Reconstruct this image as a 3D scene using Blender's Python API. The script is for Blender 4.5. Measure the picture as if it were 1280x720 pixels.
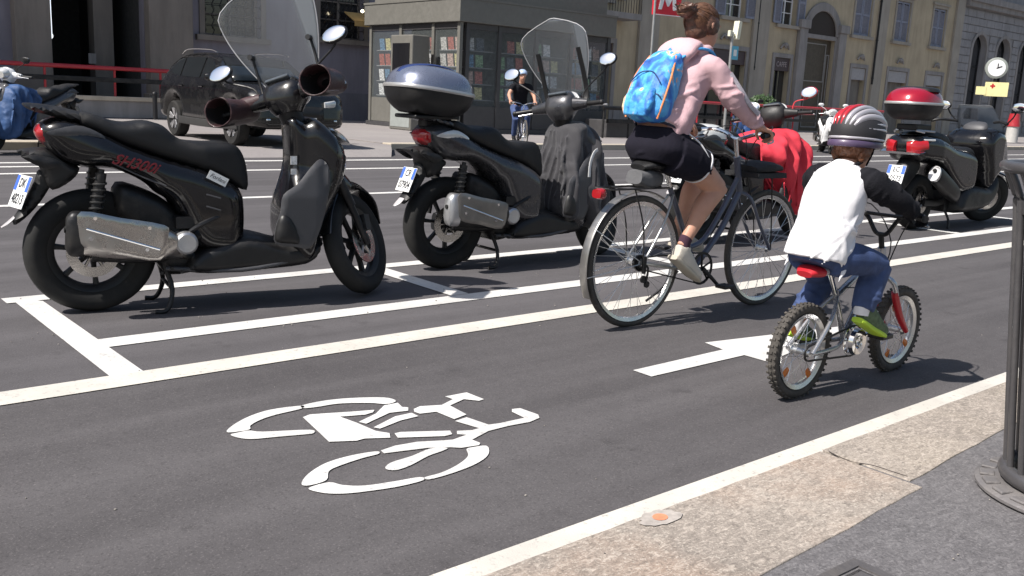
import bpy, bmesh, math, random
from math import radians, sin, cos, pi, sqrt, atan2
from mathutils import Vector, Matrix, noise as mnoise
from mathutils.geometry import delaunay_2d_cdt
random.seed(7)
for o in list(bpy.data.objects): bpy.data.objects.remove(o)
SC = bpy.context.scene
COL = SC.collection

# ------------------------------------------------------------- camera
CAM_H = 1.18
FPX = 1173.7                      # focal length in pixels of a 1280 wide picture
yaw, pitch, roll = radians(-40.687), radians(11.569), radians(2.774)
cF = Vector((-sin(yaw)*cos(pitch), cos(yaw)*cos(pitch), -sin(pitch)))
r0 = Vector((cos(yaw), sin(yaw), 0)); u0 = r0.cross(cF)
cR = cos(roll)*r0 + sin(roll)*u0
cU = -sin(roll)*r0 + cos(roll)*u0
cam = bpy.data.cameras.new('camera'); camo = bpy.data.objects.new('camera', cam); COL.objects.link(camo)
M = Matrix.Identity(4)
for i in range(3):
    M[i][0] = cR[i]; M[i][1] = cU[i]; M[i][2] = -cF[i]
M[2][3] = CAM_H
camo.matrix_world = M
cam.sensor_width = 36; cam.lens = FPX/1280*36; cam.clip_start = .05; cam.clip_end = 2000
SC.camera = camo
SC.render.resolution_x = 1024; SC.render.resolution_y = 576

# ------------------------------------------------------------- sky and sun
SUN_AZ = radians(172); SUN_EL = radians(52)       # the sun stands beyond the left end of the street
world = bpy.data.worlds.new('World'); SC.world = world; world.use_nodes = True
wt = world.node_tree; bg = wt.nodes['Background']
sky = wt.nodes.new('ShaderNodeTexSky'); sky.sky_type = 'NISHITA'; sky.sun_disc = False
sky.sun_elevation = SUN_EL; sky.sun_rotation = pi/2 - SUN_AZ
sky.air_density = 1.3; sky.dust_density = 2.0; sky.ozone_density = 1.0
wt.links.new(sky.outputs[0], bg.inputs[0]); bg.inputs[1].default_value = .075
sl = bpy.data.lights.new('sun', 'SUN'); sl.energy = 4.7; sl.angle = radians(.55); sl.color = (1, .95, .89)
so = bpy.data.objects.new('sun', sl); COL.objects.link(so)
sd = Vector((cos(SUN_AZ)*cos(SUN_EL), sin(SUN_AZ)*cos(SUN_EL), sin(SUN_EL)))
so.rotation_euler = sd.to_track_quat('Z', 'Y').to_euler()
SC.view_settings.view_transform = 'Standard'; SC.view_settings.look = 'None'
SC.view_settings.gamma = 1; SC.view_settings.exposure = .62
SC.render.filter_size = 1.75

# ------------------------------------------------------------- measuring: rays of the photograph to real places
def ray(x, y): return cR*((x-640)/FPX) - cU*((y-360)/FPX) + cF
def gp(x, y, z=0):
    d = ray(x, y); t = (z-CAM_H)/d.z; return Vector((d.x*t, d.y*t, z))
def onY(x, y, Y):
    d = ray(x, y); t = Y/d.y; return Vector((d.x*t, Y, CAM_H+d.z*t))
def onX(x, y, X):
    d = ray(x, y); t = X/d.x; return Vector((X, d.y*t, CAM_H+d.z*t))

class Frame:                       # local frame of a two wheeler: rear contact, heading
    def __init__(s, rear, front=None, ang=None):
        a = gp(*rear); s.o = a
        if ang is None:
            d = gp(*front)-a; s.wb = d.length; ang = atan2(d.y, d.x)
        s.a = ang; s.ex = Vector((cos(ang), sin(ang), 0)); s.ey = Vector((-sin(ang), cos(ang), 0))
    def L(s, x, y, off=0):         # point on the upright plane at lateral offset off
        d = ray(x, y); t = (s.o.dot(s.ey)+off)/d.dot(s.ey)
        p = Vector((0, 0, CAM_H))+d*t; q = p-s.o
        return Vector((q.dot(s.ex), off, p.z))
    def poly(s, pts, off=0): return [(s.L(x, y, off).x, s.L(x, y, off).z) for x, y in pts]

# ------------------------------------------------------------- materials
MATS = {}
def mat(name, col, rough=.6, metal=0, var=.08, vscale=8, bump=0, bscale=60, coat=0, spec=.5, rvar=0, dirt=0, trans=0, ior=1.45, sheen=0):
    if name in MATS: return MATS[name]
    m = bpy.data.materials.new(name); m.use_nodes = True; MATS[name] = m
    nt = m.node_tree; N = nt.nodes; Lk = nt.links; p = N['Principled BSDF']
    p.inputs['Roughness'].default_value = rough; p.inputs['Metallic'].default_value = metal
    p.inputs['Coat Weight'].default_value = coat; p.inputs['Coat Roughness'].default_value = .06
    p.inputs['Specular IOR Level'].default_value = spec; p.inputs['IOR'].default_value = ior
    p.inputs['Transmission Weight'].default_value = trans
    if sheen: p.inputs['Sheen Weight'].default_value = sheen
    tc = N.new('ShaderNodeTexCoord'); nz = N.new('ShaderNodeTexNoise')
    nz.inputs['Scale'].default_value = vscale; nz.inputs['Detail'].default_value = 6
    Lk.new(tc.outputs['Object'], nz.inputs['Vector'])
    mr = N.new('ShaderNodeMapRange'); mr.inputs[1].default_value = .3; mr.inputs[2].default_value = .7
    mr.inputs[3].default_value = 1-var; mr.inputs[4].default_value = 1+var
    Lk.new(nz.outputs[0], mr.inputs[0])
    mx = N.new('ShaderNodeVectorMath'); mx.operation = 'SCALE'; mx.inputs[0].default_value = col[:3]
    Lk.new(mr.outputs[0], mx.inputs['Scale']); last = mx.outputs[0]
    if dirt:
        n2 = N.new('ShaderNodeTexNoise'); n2.inputs['Scale'].default_value = vscale*.6; n2.inputs['Detail'].default_value = 9; n2.inputs['Roughness'].default_value = .7
        Lk.new(tc.outputs['Object'], n2.inputs['Vector'])
        m2 = N.new('ShaderNodeMapRange'); m2.inputs[1].default_value = .48; m2.inputs[2].default_value = .75; m2.inputs[4].default_value = dirt
        Lk.new(n2.outputs[0], m2.inputs[0])
        mc = N.new('ShaderNodeMix'); mc.data_type = 'RGBA'; mc.inputs[7].default_value = (.19, .17, .15, 1)
        Lk.new(m2.outputs[0], mc.inputs[0]); Lk.new(last, mc.inputs[6]); last = mc.outputs[2]
        m3 = N.new('ShaderNodeMapRange'); m3.inputs[3].default_value = rough; m3.inputs[4].default_value = min(1, rough+.4); m3.inputs[2].default_value = max(dirt, .01)
        Lk.new(m2.outputs[0], m3.inputs[0]); Lk.new(m3.outputs[0], p.inputs['Roughness'])
    Lk.new(last, p.inputs['Base Color'])
    if bump:
        n3 = N.new('ShaderNodeTexNoise'); n3.inputs['Scale'].default_value = bscale; n3.inputs['Detail'].default_value = 5
        Lk.new(tc.outputs['Object'], n3.inputs['Vector'])
        b = N.new('ShaderNodeBump'); b.inputs['Strength'].default_value = bump; b.inputs['Distance'].default_value = .01
        Lk.new(n3.outputs[0], b.inputs['Height']); Lk.new(b.outputs[0], p.inputs['Normal'])
    return m
def glass_mat(name, col=(.9, .93, .95), alpha=.18, rough=.03, fres=True):
    if name in MATS: return MATS[name]
    m = bpy.data.materials.new(name); m.use_nodes = True; MATS[name] = m
    N = m.node_tree.nodes; Lk = m.node_tree.links; out = N['Material Output']
    p = N['Principled BSDF']; p.inputs['Base Color'].default_value = (*col, 1); p.inputs['Roughness'].default_value = rough
    t = N.new('ShaderNodeBsdfTransparent'); t.inputs[0].default_value = (.95, .96, .97, 1)
    mx = N.new('ShaderNodeMixShader'); fr = N.new('ShaderNodeFresnel'); fr.inputs[0].default_value = 1.5
    ad = N.new('ShaderNodeMath'); ad.operation = 'ADD'; ad.inputs[1].default_value = alpha; ad.use_clamp = True
    (Lk.new(fr.outputs[0], ad.inputs[0]) if fres else setattr(ad.inputs[0], 'default_value', 0)); Lk.new(ad.outputs[0], mx.inputs[0])
    Lk.new(t.outputs[0], mx.inputs[1]); Lk.new(p.outputs[0], mx.inputs[2]); Lk.new(mx.outputs[0], out.inputs['Surface'])
    return m
def emit_mat(name, col, s):
    if name in MATS: return MATS[name]
    m = mat(name, col, .4); p = m.node_tree.nodes['Principled BSDF']
    p.inputs['Emission Color'].default_value = (*col, 1); p.inputs['Emission Strength'].default_value = s
    return m

# ------------------------------------------------------------- tagging
def tag(o, label=None, cat=None, group=None, kind=None):
    if label: o['label'] = label
    if cat: o['category'] = cat
    if group: o['group'] = group
    if kind: o['kind'] = kind
    return o
def empty(name, loc=(0, 0, 0), rz=0, label=None, cat=None, group=None):
    o = bpy.data.objects.new(name, None); COL.objects.link(o); o.location = loc; o.rotation_euler = (0, 0, rz)
    o.empty_display_size = .1
    return tag(o, label, cat, group)
def copy_tree(o, parent=None):
    c = o.copy(); COL.objects.link(c); c.parent = parent
    for ch in [x for x in bpy.data.objects if x.parent == o]: copy_tree(ch, c)
    return c

# ------------------------------------------------------------- mesh building
def catmull(P, k):
    P = [Vector(p) for p in P]
    if k <= 1 or len(P) < 3: return P
    out = []
    for i in range(len(P)-1):
        a = P[max(i-1, 0)]; b = P[i]; c = P[i+1]; d = P[min(i+2, len(P)-1)]
        for j in range(k):
            t = j/k; t2 = t*t; t3 = t2*t
            out.append(.5*((2*b)+(c-a)*t+(2*a-5*b+4*c-d)*t2+(3*b-a-3*c+d)*t3))
    out.append(P[-1]); return out
def catclosed(P, k):
    n = len(P); out = []
    P = [Vector(p) for p in P]
    for i in range(n):
        a, b, c, d = P[(i-1) % n], P[i], P[(i+1) % n], P[(i+2) % n]
        for j in range(k):
            t = j/k; t2 = t*t; t3 = t2*t
            out.append(.5*((2*b)+(c-a)*t+(2*a-5*b+4*c-d)*t2+(3*b-a-3*c+d)*t3))
    return out
class MB:
    def __init__(s): s.v = []; s.f = []; s.m = []; s.mi = 0
    def add(s, vs, fs):
        n = len(s.v); s.v += [Vector(v) for v in vs]
        s.f += [tuple(i+n for i in f) for f in fs]; s.m += [s.mi]*len(fs); return s
    def box(s, c, d, rot=None):
        x, y, z = [q/2 for q in d]; R = rot or Matrix.Identity(3); c = Vector(c)
        vs = [c+R @ Vector((a*x, b*y, e*z)) for a in (-1, 1) for b in (-1, 1) for e in (-1, 1)]
        return s.add(vs, [(0, 1, 3, 2), (4, 6, 7, 5), (0, 4, 5, 1), (2, 3, 7, 6), (0, 2, 6, 4), (1, 5, 7, 3)])
    def box2(s, a, b): return s.box([(p+q)/2 for p, q in zip(a, b)], [abs(q-p) for p, q in zip(a, b)])
    def sweep(s, path, sizes, side=(0, 1, 0), n=2., seg=16, k=4, cap=True, closed=False, twist=0):
        """tube of super-elliptic section: sizes are (half width along side, half width along the other axis)"""
        P = catmull(path, k) if not closed else catclosed(path, k)
        if isinstance(sizes, (int, float)): sizes = [(sizes, sizes)]*len(path)
        sizes = [(q, q) if isinstance(q, (int, float)) else q for q in sizes]
        S = catmull([Vector((a, b, 0)) for a, b in sizes], k) if not closed else catclosed([Vector((a, b, 0)) for a, b in sizes], k)
        if len(P) == 2 or k <= 1: S = [Vector((a, b, 0)) for a, b in sizes]
        side = Vector(side); vs = []; fs = []; m = len(P)
        prev = None
        for i, p in enumerate(P):
            if closed: t = P[(i+1) % m]-P[i-1]
            else: t = P[min(i+1, m-1)]-P[max(i-1, 0)]
            t = t.normalized() if t.length > 1e-9 else Vector((0, 0, 1))
            A = side-t*side.dot(t)
            if A.length < .15: A = prev-t*prev.dot(t) if prev is not None else t.orthogonal()
            A.normalize(); prev = A; B = t.cross(A)
            for j in range(seg):
                q = 2*pi*j/seg+twist; c, e = cos(q), sin(q)
                c = math.copysign(abs(c)**(2/n), c); e = math.copysign(abs(e)**(2/n), e)
                vs.append(p+A*(c*max(S[i].x, 1e-4))+B*(e*max(S[i].y, 1e-4)))
        for i in range(m if closed else m-1):
            for j in range(seg):
                a = i*seg+j; b = i*seg+(j+1) % seg; c2 = ((i+1) % m)*seg+(j+1) % seg; d = ((i+1) % m)*seg+j
                fs.append((a, b, c2, d))
        if cap and not closed: fs.append(tuple(range(seg))[::-1]); fs.append(tuple((m-1)*seg+j for j in range(seg)))
        return s.add(vs, fs)
    def tube(s, path, r, seg=8, k=4, closed=False, side=(0, 0, 1)):
        return s.sweep(path, [(r, r)]*len(path) if isinstance(r, (int, float)) else [(q, q) for q in r], side, 2, seg, k, closed=closed)
    def cyl(s, a, b, r, r2=None, seg=16):
        a = Vector(a); b = Vector(b); d = b-a
        sd_ = (1, 0, 0) if abs(d.normalized().x) < .8 else (0, 0, 1)
        return s.sweep([a, b], [(r, r), (r2 if r2 is not None else r,)*2], sd_, 2, seg, 1)
    def lathe(s, prof, c=(0, 0, 0), axis='y', seg=48, closed=False):
        """prof: (radius, position along the axis)"""
        c = Vector(c); vs = []; n = len(prof); fs = []
        for j in range(seg):
            q = 2*pi*j/seg
            for r, h in prof:
                if axis == 'y': vs.append(c+Vector((r*cos(q), h, r*sin(q))))
                elif axis == 'z': vs.append(c+Vector((r*cos(q), r*sin(q), h)))
                else: vs.append(c+Vector((h, r*cos(q), r*sin(q))))
        m = n if closed else n-1
        for j in range(seg):
            k = (j+1) % seg
            for i in range(m): fs.append((j*n+i, j*n+(i+1) % n, k*n+(i+1) % n, k*n+i))
        return s.add(vs, fs)
    def ball(s, c, r, seg=16, rings=10, R=None):
        c = Vector(c); r = Vector((r, r, r)) if isinstance(r, (int, float)) else Vector(r); vs = []; fs = []
        for i in range(rings+1):
            th = pi*i/rings
            for j in range(seg):
                q = 2*pi*j/seg; v = Vector((r.x*sin(th)*cos(q), r.y*sin(th)*sin(q), r.z*cos(th)))
                vs.append(c+(R @ v if R else v))
        for i in range(rings):
            for j in range(seg): fs.append((i*seg+j, (i+1)*seg+j, (i+1)*seg+(j+1) % seg, i*seg+(j+1) % seg))
        return s.add(vs, fs)
    def prism(s, poly, z0, z1, axis='z'):
        """poly of 2d points extruded along axis: z -> (x,y), y -> (x,z), x -> (y,z)"""
        n = len(poly)
        f = {'z': lambda a, b, h: (a, b, h), 'y': lambda a, b, h: (a, h, b), 'x': lambda a, b, h: (h, a, b)}[axis]
        vs = [f(a, b, z0) for a, b in poly]+[f(a, b, z1) for a, b in poly]
        return s.add(vs, [tuple(range(n)), tuple(range(n, 2*n))[::-1]]+[(i, i+n, (i+1) % n+n, (i+1) % n) for i in range(n)])
    def plate(s, outline, W, D=.05, edge=.55, y0=0, wf=None, smooth=3, step=.018, one=0, zf=None):
        """body traced from a side outline (x,z), its flanks swelling to half width W; wf(x,z) scales the width"""
        O = catclosed([Vector((a, b, 0)) for a, b in outline], smooth) if smooth > 1 else [Vector((a, b, 0)) for a, b in outline]
        O2 = [Vector((p.x, p.y)) for p in O]; nb = len(O2)
        def dist(p):
            d = 9
            for i in range(nb):
                a = O2[i]; b = O2[(i+1) % nb]; ab = b-a; L2 = ab.length_squared
                t = 0 if L2 < 1e-12 else max(0, min(1, (p-a).dot(ab)/L2)); d = min(d, (p-(a+ab*t)).length)
            return d
        def inside(p):
            c = False
            for i in range(nb):
                a = O2[i]; b = O2[(i+1) % nb]
                if (a.y > p.y) != (b.y > p.y) and p.x < (b.x-a.x)*(p.y-a.y)/(b.y-a.y)+a.x: c = not c
            return c
        x0 = min(p.x for p in O2); x1 = max(p.x for p in O2); z0 = min(p.y for p in O2); z1 = max(p.y for p in O2)
        pts = list(O2)
        i = 0; x = x0
        while x < x1:
            z = z0+(step/2 if i % 2 else 0)
            while z < z1:
                p = Vector((x, z))
                if inside(p) and dist(p) > step*.45: pts.append(p)
                z += step
            x += step*.87; i += 1
        V_, E_, F_, ov, oe, of = delaunay_2d_cdt(pts, [], [list(range(nb))], 1, 1e-6)
        vs = []; fs = []
        def hw(p):
            t = min(1, dist(p)/D); h = edge+(1-edge)*sqrt(max(0, 1-(1-t)**2)); q = W*h
            return q*(wf(p.x, p.y) if wf else 1)
        ws = [hw(p) for p in V_]; n = len(V_)
        yc = (lambda p: zf(p.x, p.y)) if zf else (lambda p: 0)
        lo = one == 0
        vs = [(p.x, y0+yc(p)+w, p.y) for p, w in zip(V_, ws)]+[(p.x, y0+yc(p)-(w if lo else one), p.y) for p, w in zip(V_, ws)]
        from collections import Counter
        cnt = {}
        for f in F_:
            for a, b in zip(f, f[1:]+f[:1]): cnt[(a, b)] = 1
            fs.append(tuple(f)[::-1]); fs.append(tuple(i+n for i in f))
        for (a, b) in cnt:
            if (b, a) not in cnt: fs.append((a, b, b+n, a+n))
        return s.add(vs, fs)
    def xf(s, M4, start=0):
        for i in range(start, len(s.v)): s.v[i] = M4 @ s.v[i]
        return s
    def mirror_y(s):
        n = len(s.v); vs = [Vector((v.x, -v.y, v.z)) for v in s.v]; fs = [tuple(reversed(f)) for f in s.f]
        s.f += [tuple(i+n for i in f) for f in fs]; s.m += list(s.m); s.v += vs; return s
    def build(s, name, m, parent=None, smooth=40, bevel=0, sub=0, remesh=0, solid=0, disp=None, recalc=True, relax=6):
        me = bpy.data.meshes.new(name); me.from_pydata([tuple(v) for v in s.v], [], s.f)
        ms = m if isinstance(m, (list, tuple)) else [m]
        for q in ms: me.materials.append(q)
        if len(ms) > 1: me.polygons.foreach_set('material_index', s.m)
        if recalc:
            bm = bmesh.new(); bm.from_mesh(me); bmesh.ops.recalc_face_normals(bm, faces=bm.faces); bm.to_mesh(me); bm.free()
        if smooth:
            me.polygons.foreach_set('use_smooth', [True]*len(me.polygons))
            if smooth < 180: me.set_sharp_from_angle(angle=radians(smooth))
        me.update(); o = bpy.data.objects.new(name, me); COL.objects.link(o); o.parent = parent
        if solid: md = o.modifiers.new('solid', 'SOLIDIFY'); md.thickness = solid; md.offset = 0
        if remesh:
            md = o.modifiers.new('remesh', 'REMESH'); md.mode = 'VOXEL'; md.voxel_size = remesh; md.use_smooth_shade = True
            md = o.modifiers.new('smooth', 'CORRECTIVE_SMOOTH') if False else o.modifiers.new('smooth', 'SMOOTH'); md.factor = .5; md.iterations = relax
        if sub: md = o.modifiers.new('sub', 'SUBSURF'); md.levels = sub; md.render_levels = sub
        if bevel: md = o.modifiers.new('bevel', 'BEVEL'); md.width = bevel; md.segments = 2; md.limit_method = 'ANGLE'
        if disp:
            for (st, sz, dp) in disp:
                tx = bpy.data.textures.new(name, 'CLOUDS'); tx.noise_scale = sz; tx.noise_depth = dp
                md = o.modifiers.new('disp', 'DISPLACE'); md.texture = tx; md.strength = st; md.mid_level = .5; md.texture_coords = 'LOCAL'
        return o
def text_mesh(txt, size, name, m, parent, M4, extrude=.0008, shear=0, sx=1, bold=0, align='CENTER'):
    cu = bpy.data.curves.new(name, 'FONT'); cu.body = txt; cu.size = size; cu.extrude = extrude; cu.shear = shear
    cu.align_x = align; cu.align_y = 'CENTER'; cu.offset = bold; cu.resolution_u = 3
    t = bpy.data.objects.new(name, cu); COL.objects.link(t)
    bpy.context.view_layer.update()
    me = bpy.data.meshes.new_from_object(t.evaluated_get(bpy.context.evaluated_depsgraph_get()))
    bpy.data.objects.remove(t)
    me.transform(M4 @ Matrix.Diagonal((sx, 1, 1, 1)))
    me.materials.clear(); me.materials.append(m)
    o = bpy.data.objects.new(name, me); COL.objects.link(o); o.parent = parent
    return o
def basis(o, x, y):                # matrix whose local x,y axes are given
    x = Vector(x).normalized(); z = x.cross(Vector(y)).normalized(); y = z.cross(x); o = Vector(o)
    return Matrix(((x.x, y.x, z.x, o.x), (x.y, y.y, z.y, o.y), (x.z, y.z, z.z, o.z), (0, 0, 0, 1)))

# shared materials
black_gloss = mat('black_gloss_paint', (.004, .004, .005), .16, 0, .1, coat=.6, spec=.4, dirt=.02)
black_plastic = mat('black_plastic', (.008, .008, .009), .45, 0, .15, bump=.06, bscale=300, dirt=.08)
black_vinyl = mat('black_vinyl', (.007, .007, .008), .5, 0, .1, bump=.25, bscale=420, dirt=.04)
grey_plastic = mat('dark_grey_plastic', (.055, .055, .06), .5, 0, .08, bump=.05, bscale=300)
tyre_m = mat('tyre_rubber', (.010, .010, .010), .8, 0, .2, bump=.1, bscale=60, dirt=.12)
steel = mat('brushed_steel', (.42, .40, .38), .19, 1, .10, bump=.03, bscale=120, dirt=.05)
chrome = mat('chrome', (.8, .8, .8), .08, 1, .04)
alu = mat('aluminium', (.5, .5, .51), .35, .85, .1, dirt=.2)
dark_metal = mat('dark_metal', (.028, .028, .03), .42, .7, .2, bump=.1, dirt=.3)
gun_paint = mat('gunmetal_paint', (.05, .05, .055), .26, .5, .05, coat=.6, dirt=.08)
white_paint_m = mat('white_enamel', (.75, .75, .76), .25, 0, .03, coat=.4, dirt=.04)
red_lens = mat('red_lens', (.35, .01, .015), .12, 0, .2, coat=.8)
clear_lens = mat('clear_lens', (.55, .56, .56), .1, .3, .2, coat=.8)
orange_lens = mat('orange_lens', (.6, .16, .02), .2, 0, .1)
mirror_m = mat('mirror_glass', (.9, .92, .95), .03, 1, .01)
wind_glass = glass_mat('windscreen_plastic', (.62, .64, .66), .045)
plate_white = mat('plate_white', (.72, .73, .72), .35, 0, .03)
plate_blue = mat('plate_blue', (.06, .14, .55), .35, 0, .03)
plate_ink = mat('plate_ink', (.02, .02, .025), .5, 0, .03)
# ============================================================= ground, road and markings
def ground_mat(name, base, dark, speck, sc=1.0, bump=.25, rough=.9, stain=.3, tint=None, speckamt=.5, streak=0, rockface=0):
    m = bpy.data.materials.new(name); m.use_nodes = True; N = m.node_tree.nodes; L = m.node_tree.links; p = N['Principled BSDF']
    tc = N.new('ShaderNodeTexCoord')
    def noise(s, d=8, r=.6):
        n = N.new('ShaderNodeTexNoise'); n.inputs['Scale'].default_value = s; n.inputs['Detail'].default_value = d; n.inputs['Roughness'].default_value = r
        L.new(tc.outputs['Object'], n.inputs['Vector']); return n.outputs[0]
    def mr(s, a, b, c, d):
        q = N.new('ShaderNodeMapRange'); q.inputs[1].default_value = a; q.inputs[2].default_value = b; q.inputs[3].default_value = c; q.inputs[4].default_value = d
        L.new(s, q.inputs[0]); return q.outputs[0]
    def mix(f, a, b):
        q = N.new('ShaderNodeMix'); q.data_type = 'RGBA'
        L.new(f, q.inputs[0])
        for i, v in ((6, a), (7, b)):
            if isinstance(v, tuple): q.inputs[i].default_value = (*v, 1)
            else: L.new(v, q.inputs[i])
        return q.outputs[2]
    c = mix(mr(noise(.7*sc, 6), .35, .65, 0, 1), base, dark)
    if streak:                                            # tyre polished tracks along the street
        mp = N.new('ShaderNodeMapping'); mp.inputs['Scale'].default_value = (.12, 2.6, 1); L.new(tc.outputs['Object'], mp.inputs['Vector'])
        ns = N.new('ShaderNodeTexNoise'); ns.inputs['Scale'].default_value = 1.3; ns.inputs['Detail'].default_value = 7; L.new(mp.outputs[0], ns.inputs['Vector'])
        c = mix(mr(ns.outputs[0], .42, .68, 0, streak), c, tuple(v*1.28 for v in base))
        nd = N.new('ShaderNodeTexNoise'); nd.inputs['Scale'].default_value = 3.1; nd.inputs['Detail'].default_value = 9; nd.inputs['Roughness'].default_value = .7; L.new(tc.outputs['Object'], nd.inputs['Vector'])
        c = mix(mr(nd.outputs[0], .60, .70, 0, .55), c, tuple(v*.6 for v in dark))
    if tint: c = mix(mr(noise(1.6*sc, 4), .45, .72, 0, .8), c, tint)
    c = mix(mr(noise(11*sc, 8, .75), .45, .8, 0, stain), c, tuple(v*.62 for v in dark))
    c = mix(mr(noise(170*sc, 2, .5), .56, .74, 0, speckamt), c, speck)
    c = mix(mr(noise(120*sc, 2, .5), .3, .44, speckamt*.8, 0), c, tuple(v*.45 for v in dark))
    if rockface:                                          # chiselled, fibrous face
        mp = N.new('ShaderNodeMapping'); mp.inputs['Scale'].default_value = (1.0, 2.3, 1); mp.inputs['Rotation'].default_value = (0, 0, .5); L.new(tc.outputs['Object'], mp.inputs['Vector'])
        nf = N.new('ShaderNodeTexNoise'); nf.inputs['Scale'].default_value = 26; nf.inputs['Detail'].default_value = 7; nf.inputs['Roughness'].default_value = .7; nf.inputs['Distortion'].default_value = 1.2; L.new(mp.outputs[0], nf.inputs['Vector'])
        c = mix(mr(nf.outputs[0], .5, .66, 0, rockface), c, tuple(min(.8, v*1.7) for v in base)); c = mix(mr(nf.outputs[0], .34, .46, rockface, 0), c, tuple(v*.55 for v in dark))
        nv = N.new('ShaderNodeTexVoronoi'); nv.feature = 'DISTANCE_TO_EDGE'; nv.inputs['Scale'].default_value = 7; L.new(nf.outputs['Color'], nv.inputs['Vector'])
    L.new(c, p.inputs['Base Color']); p.inputs['Roughness'].default_value = rough; p.inputs['Specular IOR Level'].default_value = .3
    b = N.new('ShaderNodeBump'); b.inputs['Strength'].default_value = bump; b.inputs['Distance'].default_value = .006
    L.new(noise(140*sc, 4), b.inputs['Height']); L.new(b.outputs[0], p.inputs['Normal'])
    return m
asphalt = ground_mat('asphalt', (.083, .078, .082), (.064, .060, .063), (.17, .16, .16), speckamt=.55, streak=.8)
lane_asphalt = ground_mat('lane_asphalt', (.078, .073, .075), (.058, .054, .056), (.17, .155, .155), speckamt=.5, streak=.8)
pavement_m = ground_mat('pavement_asphalt', (.155, .148, .15), (.10, .095, .10), (.26, .25, .25), stain=.6, sc=.7, bump=.8, rockface=.42)
kerb_m = ground_mat('kerb_granite', (.335, .292, .252), (.225, .195, .17), (.56, .51, .44), stain=.6, sc=.85, tint=(.36, .24, .17), bump=.6, speckamt=.6, rockface=.55)
far_pave = ground_mat('far_pavement_stone', (.27, .25, .24), (.22, .2, .2), (.3, .3, .3), sc=.5)
paint_m = mat('road_paint', (.60, .59, .57), .6, 0, .05, vscale=3, bump=.15, bscale=200)
cream_m = mat('cream_road_paint', (.56, .53, .475), .6, 0, .06, vscale=3, bump=.15, bscale=200)
def wear(m, lo=.60, hi=.72):          # worn speckles where the asphalt shows through the paint
    N = m.node_tree.nodes; L = m.node_tree.links; p = N['Principled BSDF']; src = p.inputs['Base Color'].links[0].from_socket
    n = N.new('ShaderNodeTexNoise'); n.inputs['Scale'].default_value = 45; n.inputs['Detail'].default_value = 8; n.inputs['Roughness'].default_value = .72
    tc = N.new('ShaderNodeTexCoord'); L.new(tc.outputs['Object'], n.inputs['Vector'])
    r = N.new('ShaderNodeMapRange'); r.inputs[1].default_value = lo; r.inputs[2].default_value = hi; L.new(n.outputs[0], r.inputs[0])
    q = N.new('ShaderNodeMix'); q.data_type = 'RGBA'; q.inputs[7].default_value = (.2, .19, .19, 1); L.new(r.outputs[0], q.inputs[0]); L.new(src, q.inputs[6])
    n2 = N.new('ShaderNodeTexNoise'); n2.inputs['Scale'].default_value = 2.3; n2.inputs['Detail'].default_value = 8; n2.inputs['Roughness'].default_value = .65; L.new(tc.outputs['Object'], n2.inputs['Vector'])
    r2 = N.new('ShaderNodeMapRange'); r2.inputs[1].default_value = .45; r2.inputs[2].default_value = .7; r2.inputs[4].default_value = .38; L.new(n2.outputs[0], r2.inputs[0])
    q2 = N.new('ShaderNodeMix'); q2.data_type = 'RGBA'; q2.inputs[7].default_value = (.30, .285, .27, 1); L.new(r2.outputs[0], q2.inputs[0]); L.new(q.outputs[2], q2.inputs[6]); L.new(q2.outputs[2], p.inputs['Base Color'])
wear(paint_m, .57, .74); wear(cream_m, .56, .74)
def sheet(name, poly, z, m, parent=None, kind='structure'):
    b = MB(); b.add([(x, y, z) for x, y in poly], [tuple(range(len(poly)))])
    o = b.build(name, m, parent, smooth=0, recalc=False)
    if o.data.polygons[0].normal.z < 0: o.data.flip_normals()
    if kind and not parent: tag(o, kind=kind)
    return o
def rect(x0, x1, y0, y1): return [(x0, y0), (x1, y0), (x1, y1), (x0, y1)]
sheet('road', rect(-300, 600, -300, 500), 0, asphalt)
sheet('bike_lane', rect(-60, 120, 1.5, 3.62), .004, lane_asphalt)
Z1 = .008
sheet('lane_marking', rect(-60, 120, 3.60, 3.76), Z1, cream_m)
sheet('lane_marking', rect(-60, 120, 1.55, 1.727), Z1, cream_m)
sheet('parking_line', rect(1.20, 90, 4.20, 4.35), Z1-.004, paint_m)
sheet('parking_line', rect(1.1, 90, 5.28, 5.41), Z1-.004, paint_m)
a = [gp(12.5, 373.75), gp(53.75, 377.5), gp(181, 466.8), gp(139, 473.3)]
sheet('parking_line', [(p.x, p.y) for p in a]+[], Z1-.002, paint_m)
for x in (3.27, 5.42, 7.57, 9.72, 11.9, 14.05):
    sheet('parking_line', rect(x, x+.13, 4.352, 5.278), Z1-.003, paint_m)
sheet('lane_line', rect(-60, 250, 9.2, 9.33), .004, paint_m)
sheet('lane_line', rect(-60, 250, 12.15, 12.3), .004, paint_m)
sheet('lane_line', rect(-60, 6.0, 13.05, 13.2), .004, paint_m)
sheet('lane_line', rect(-60, 250, 13.62, 13.8), .004, paint_m)
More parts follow.
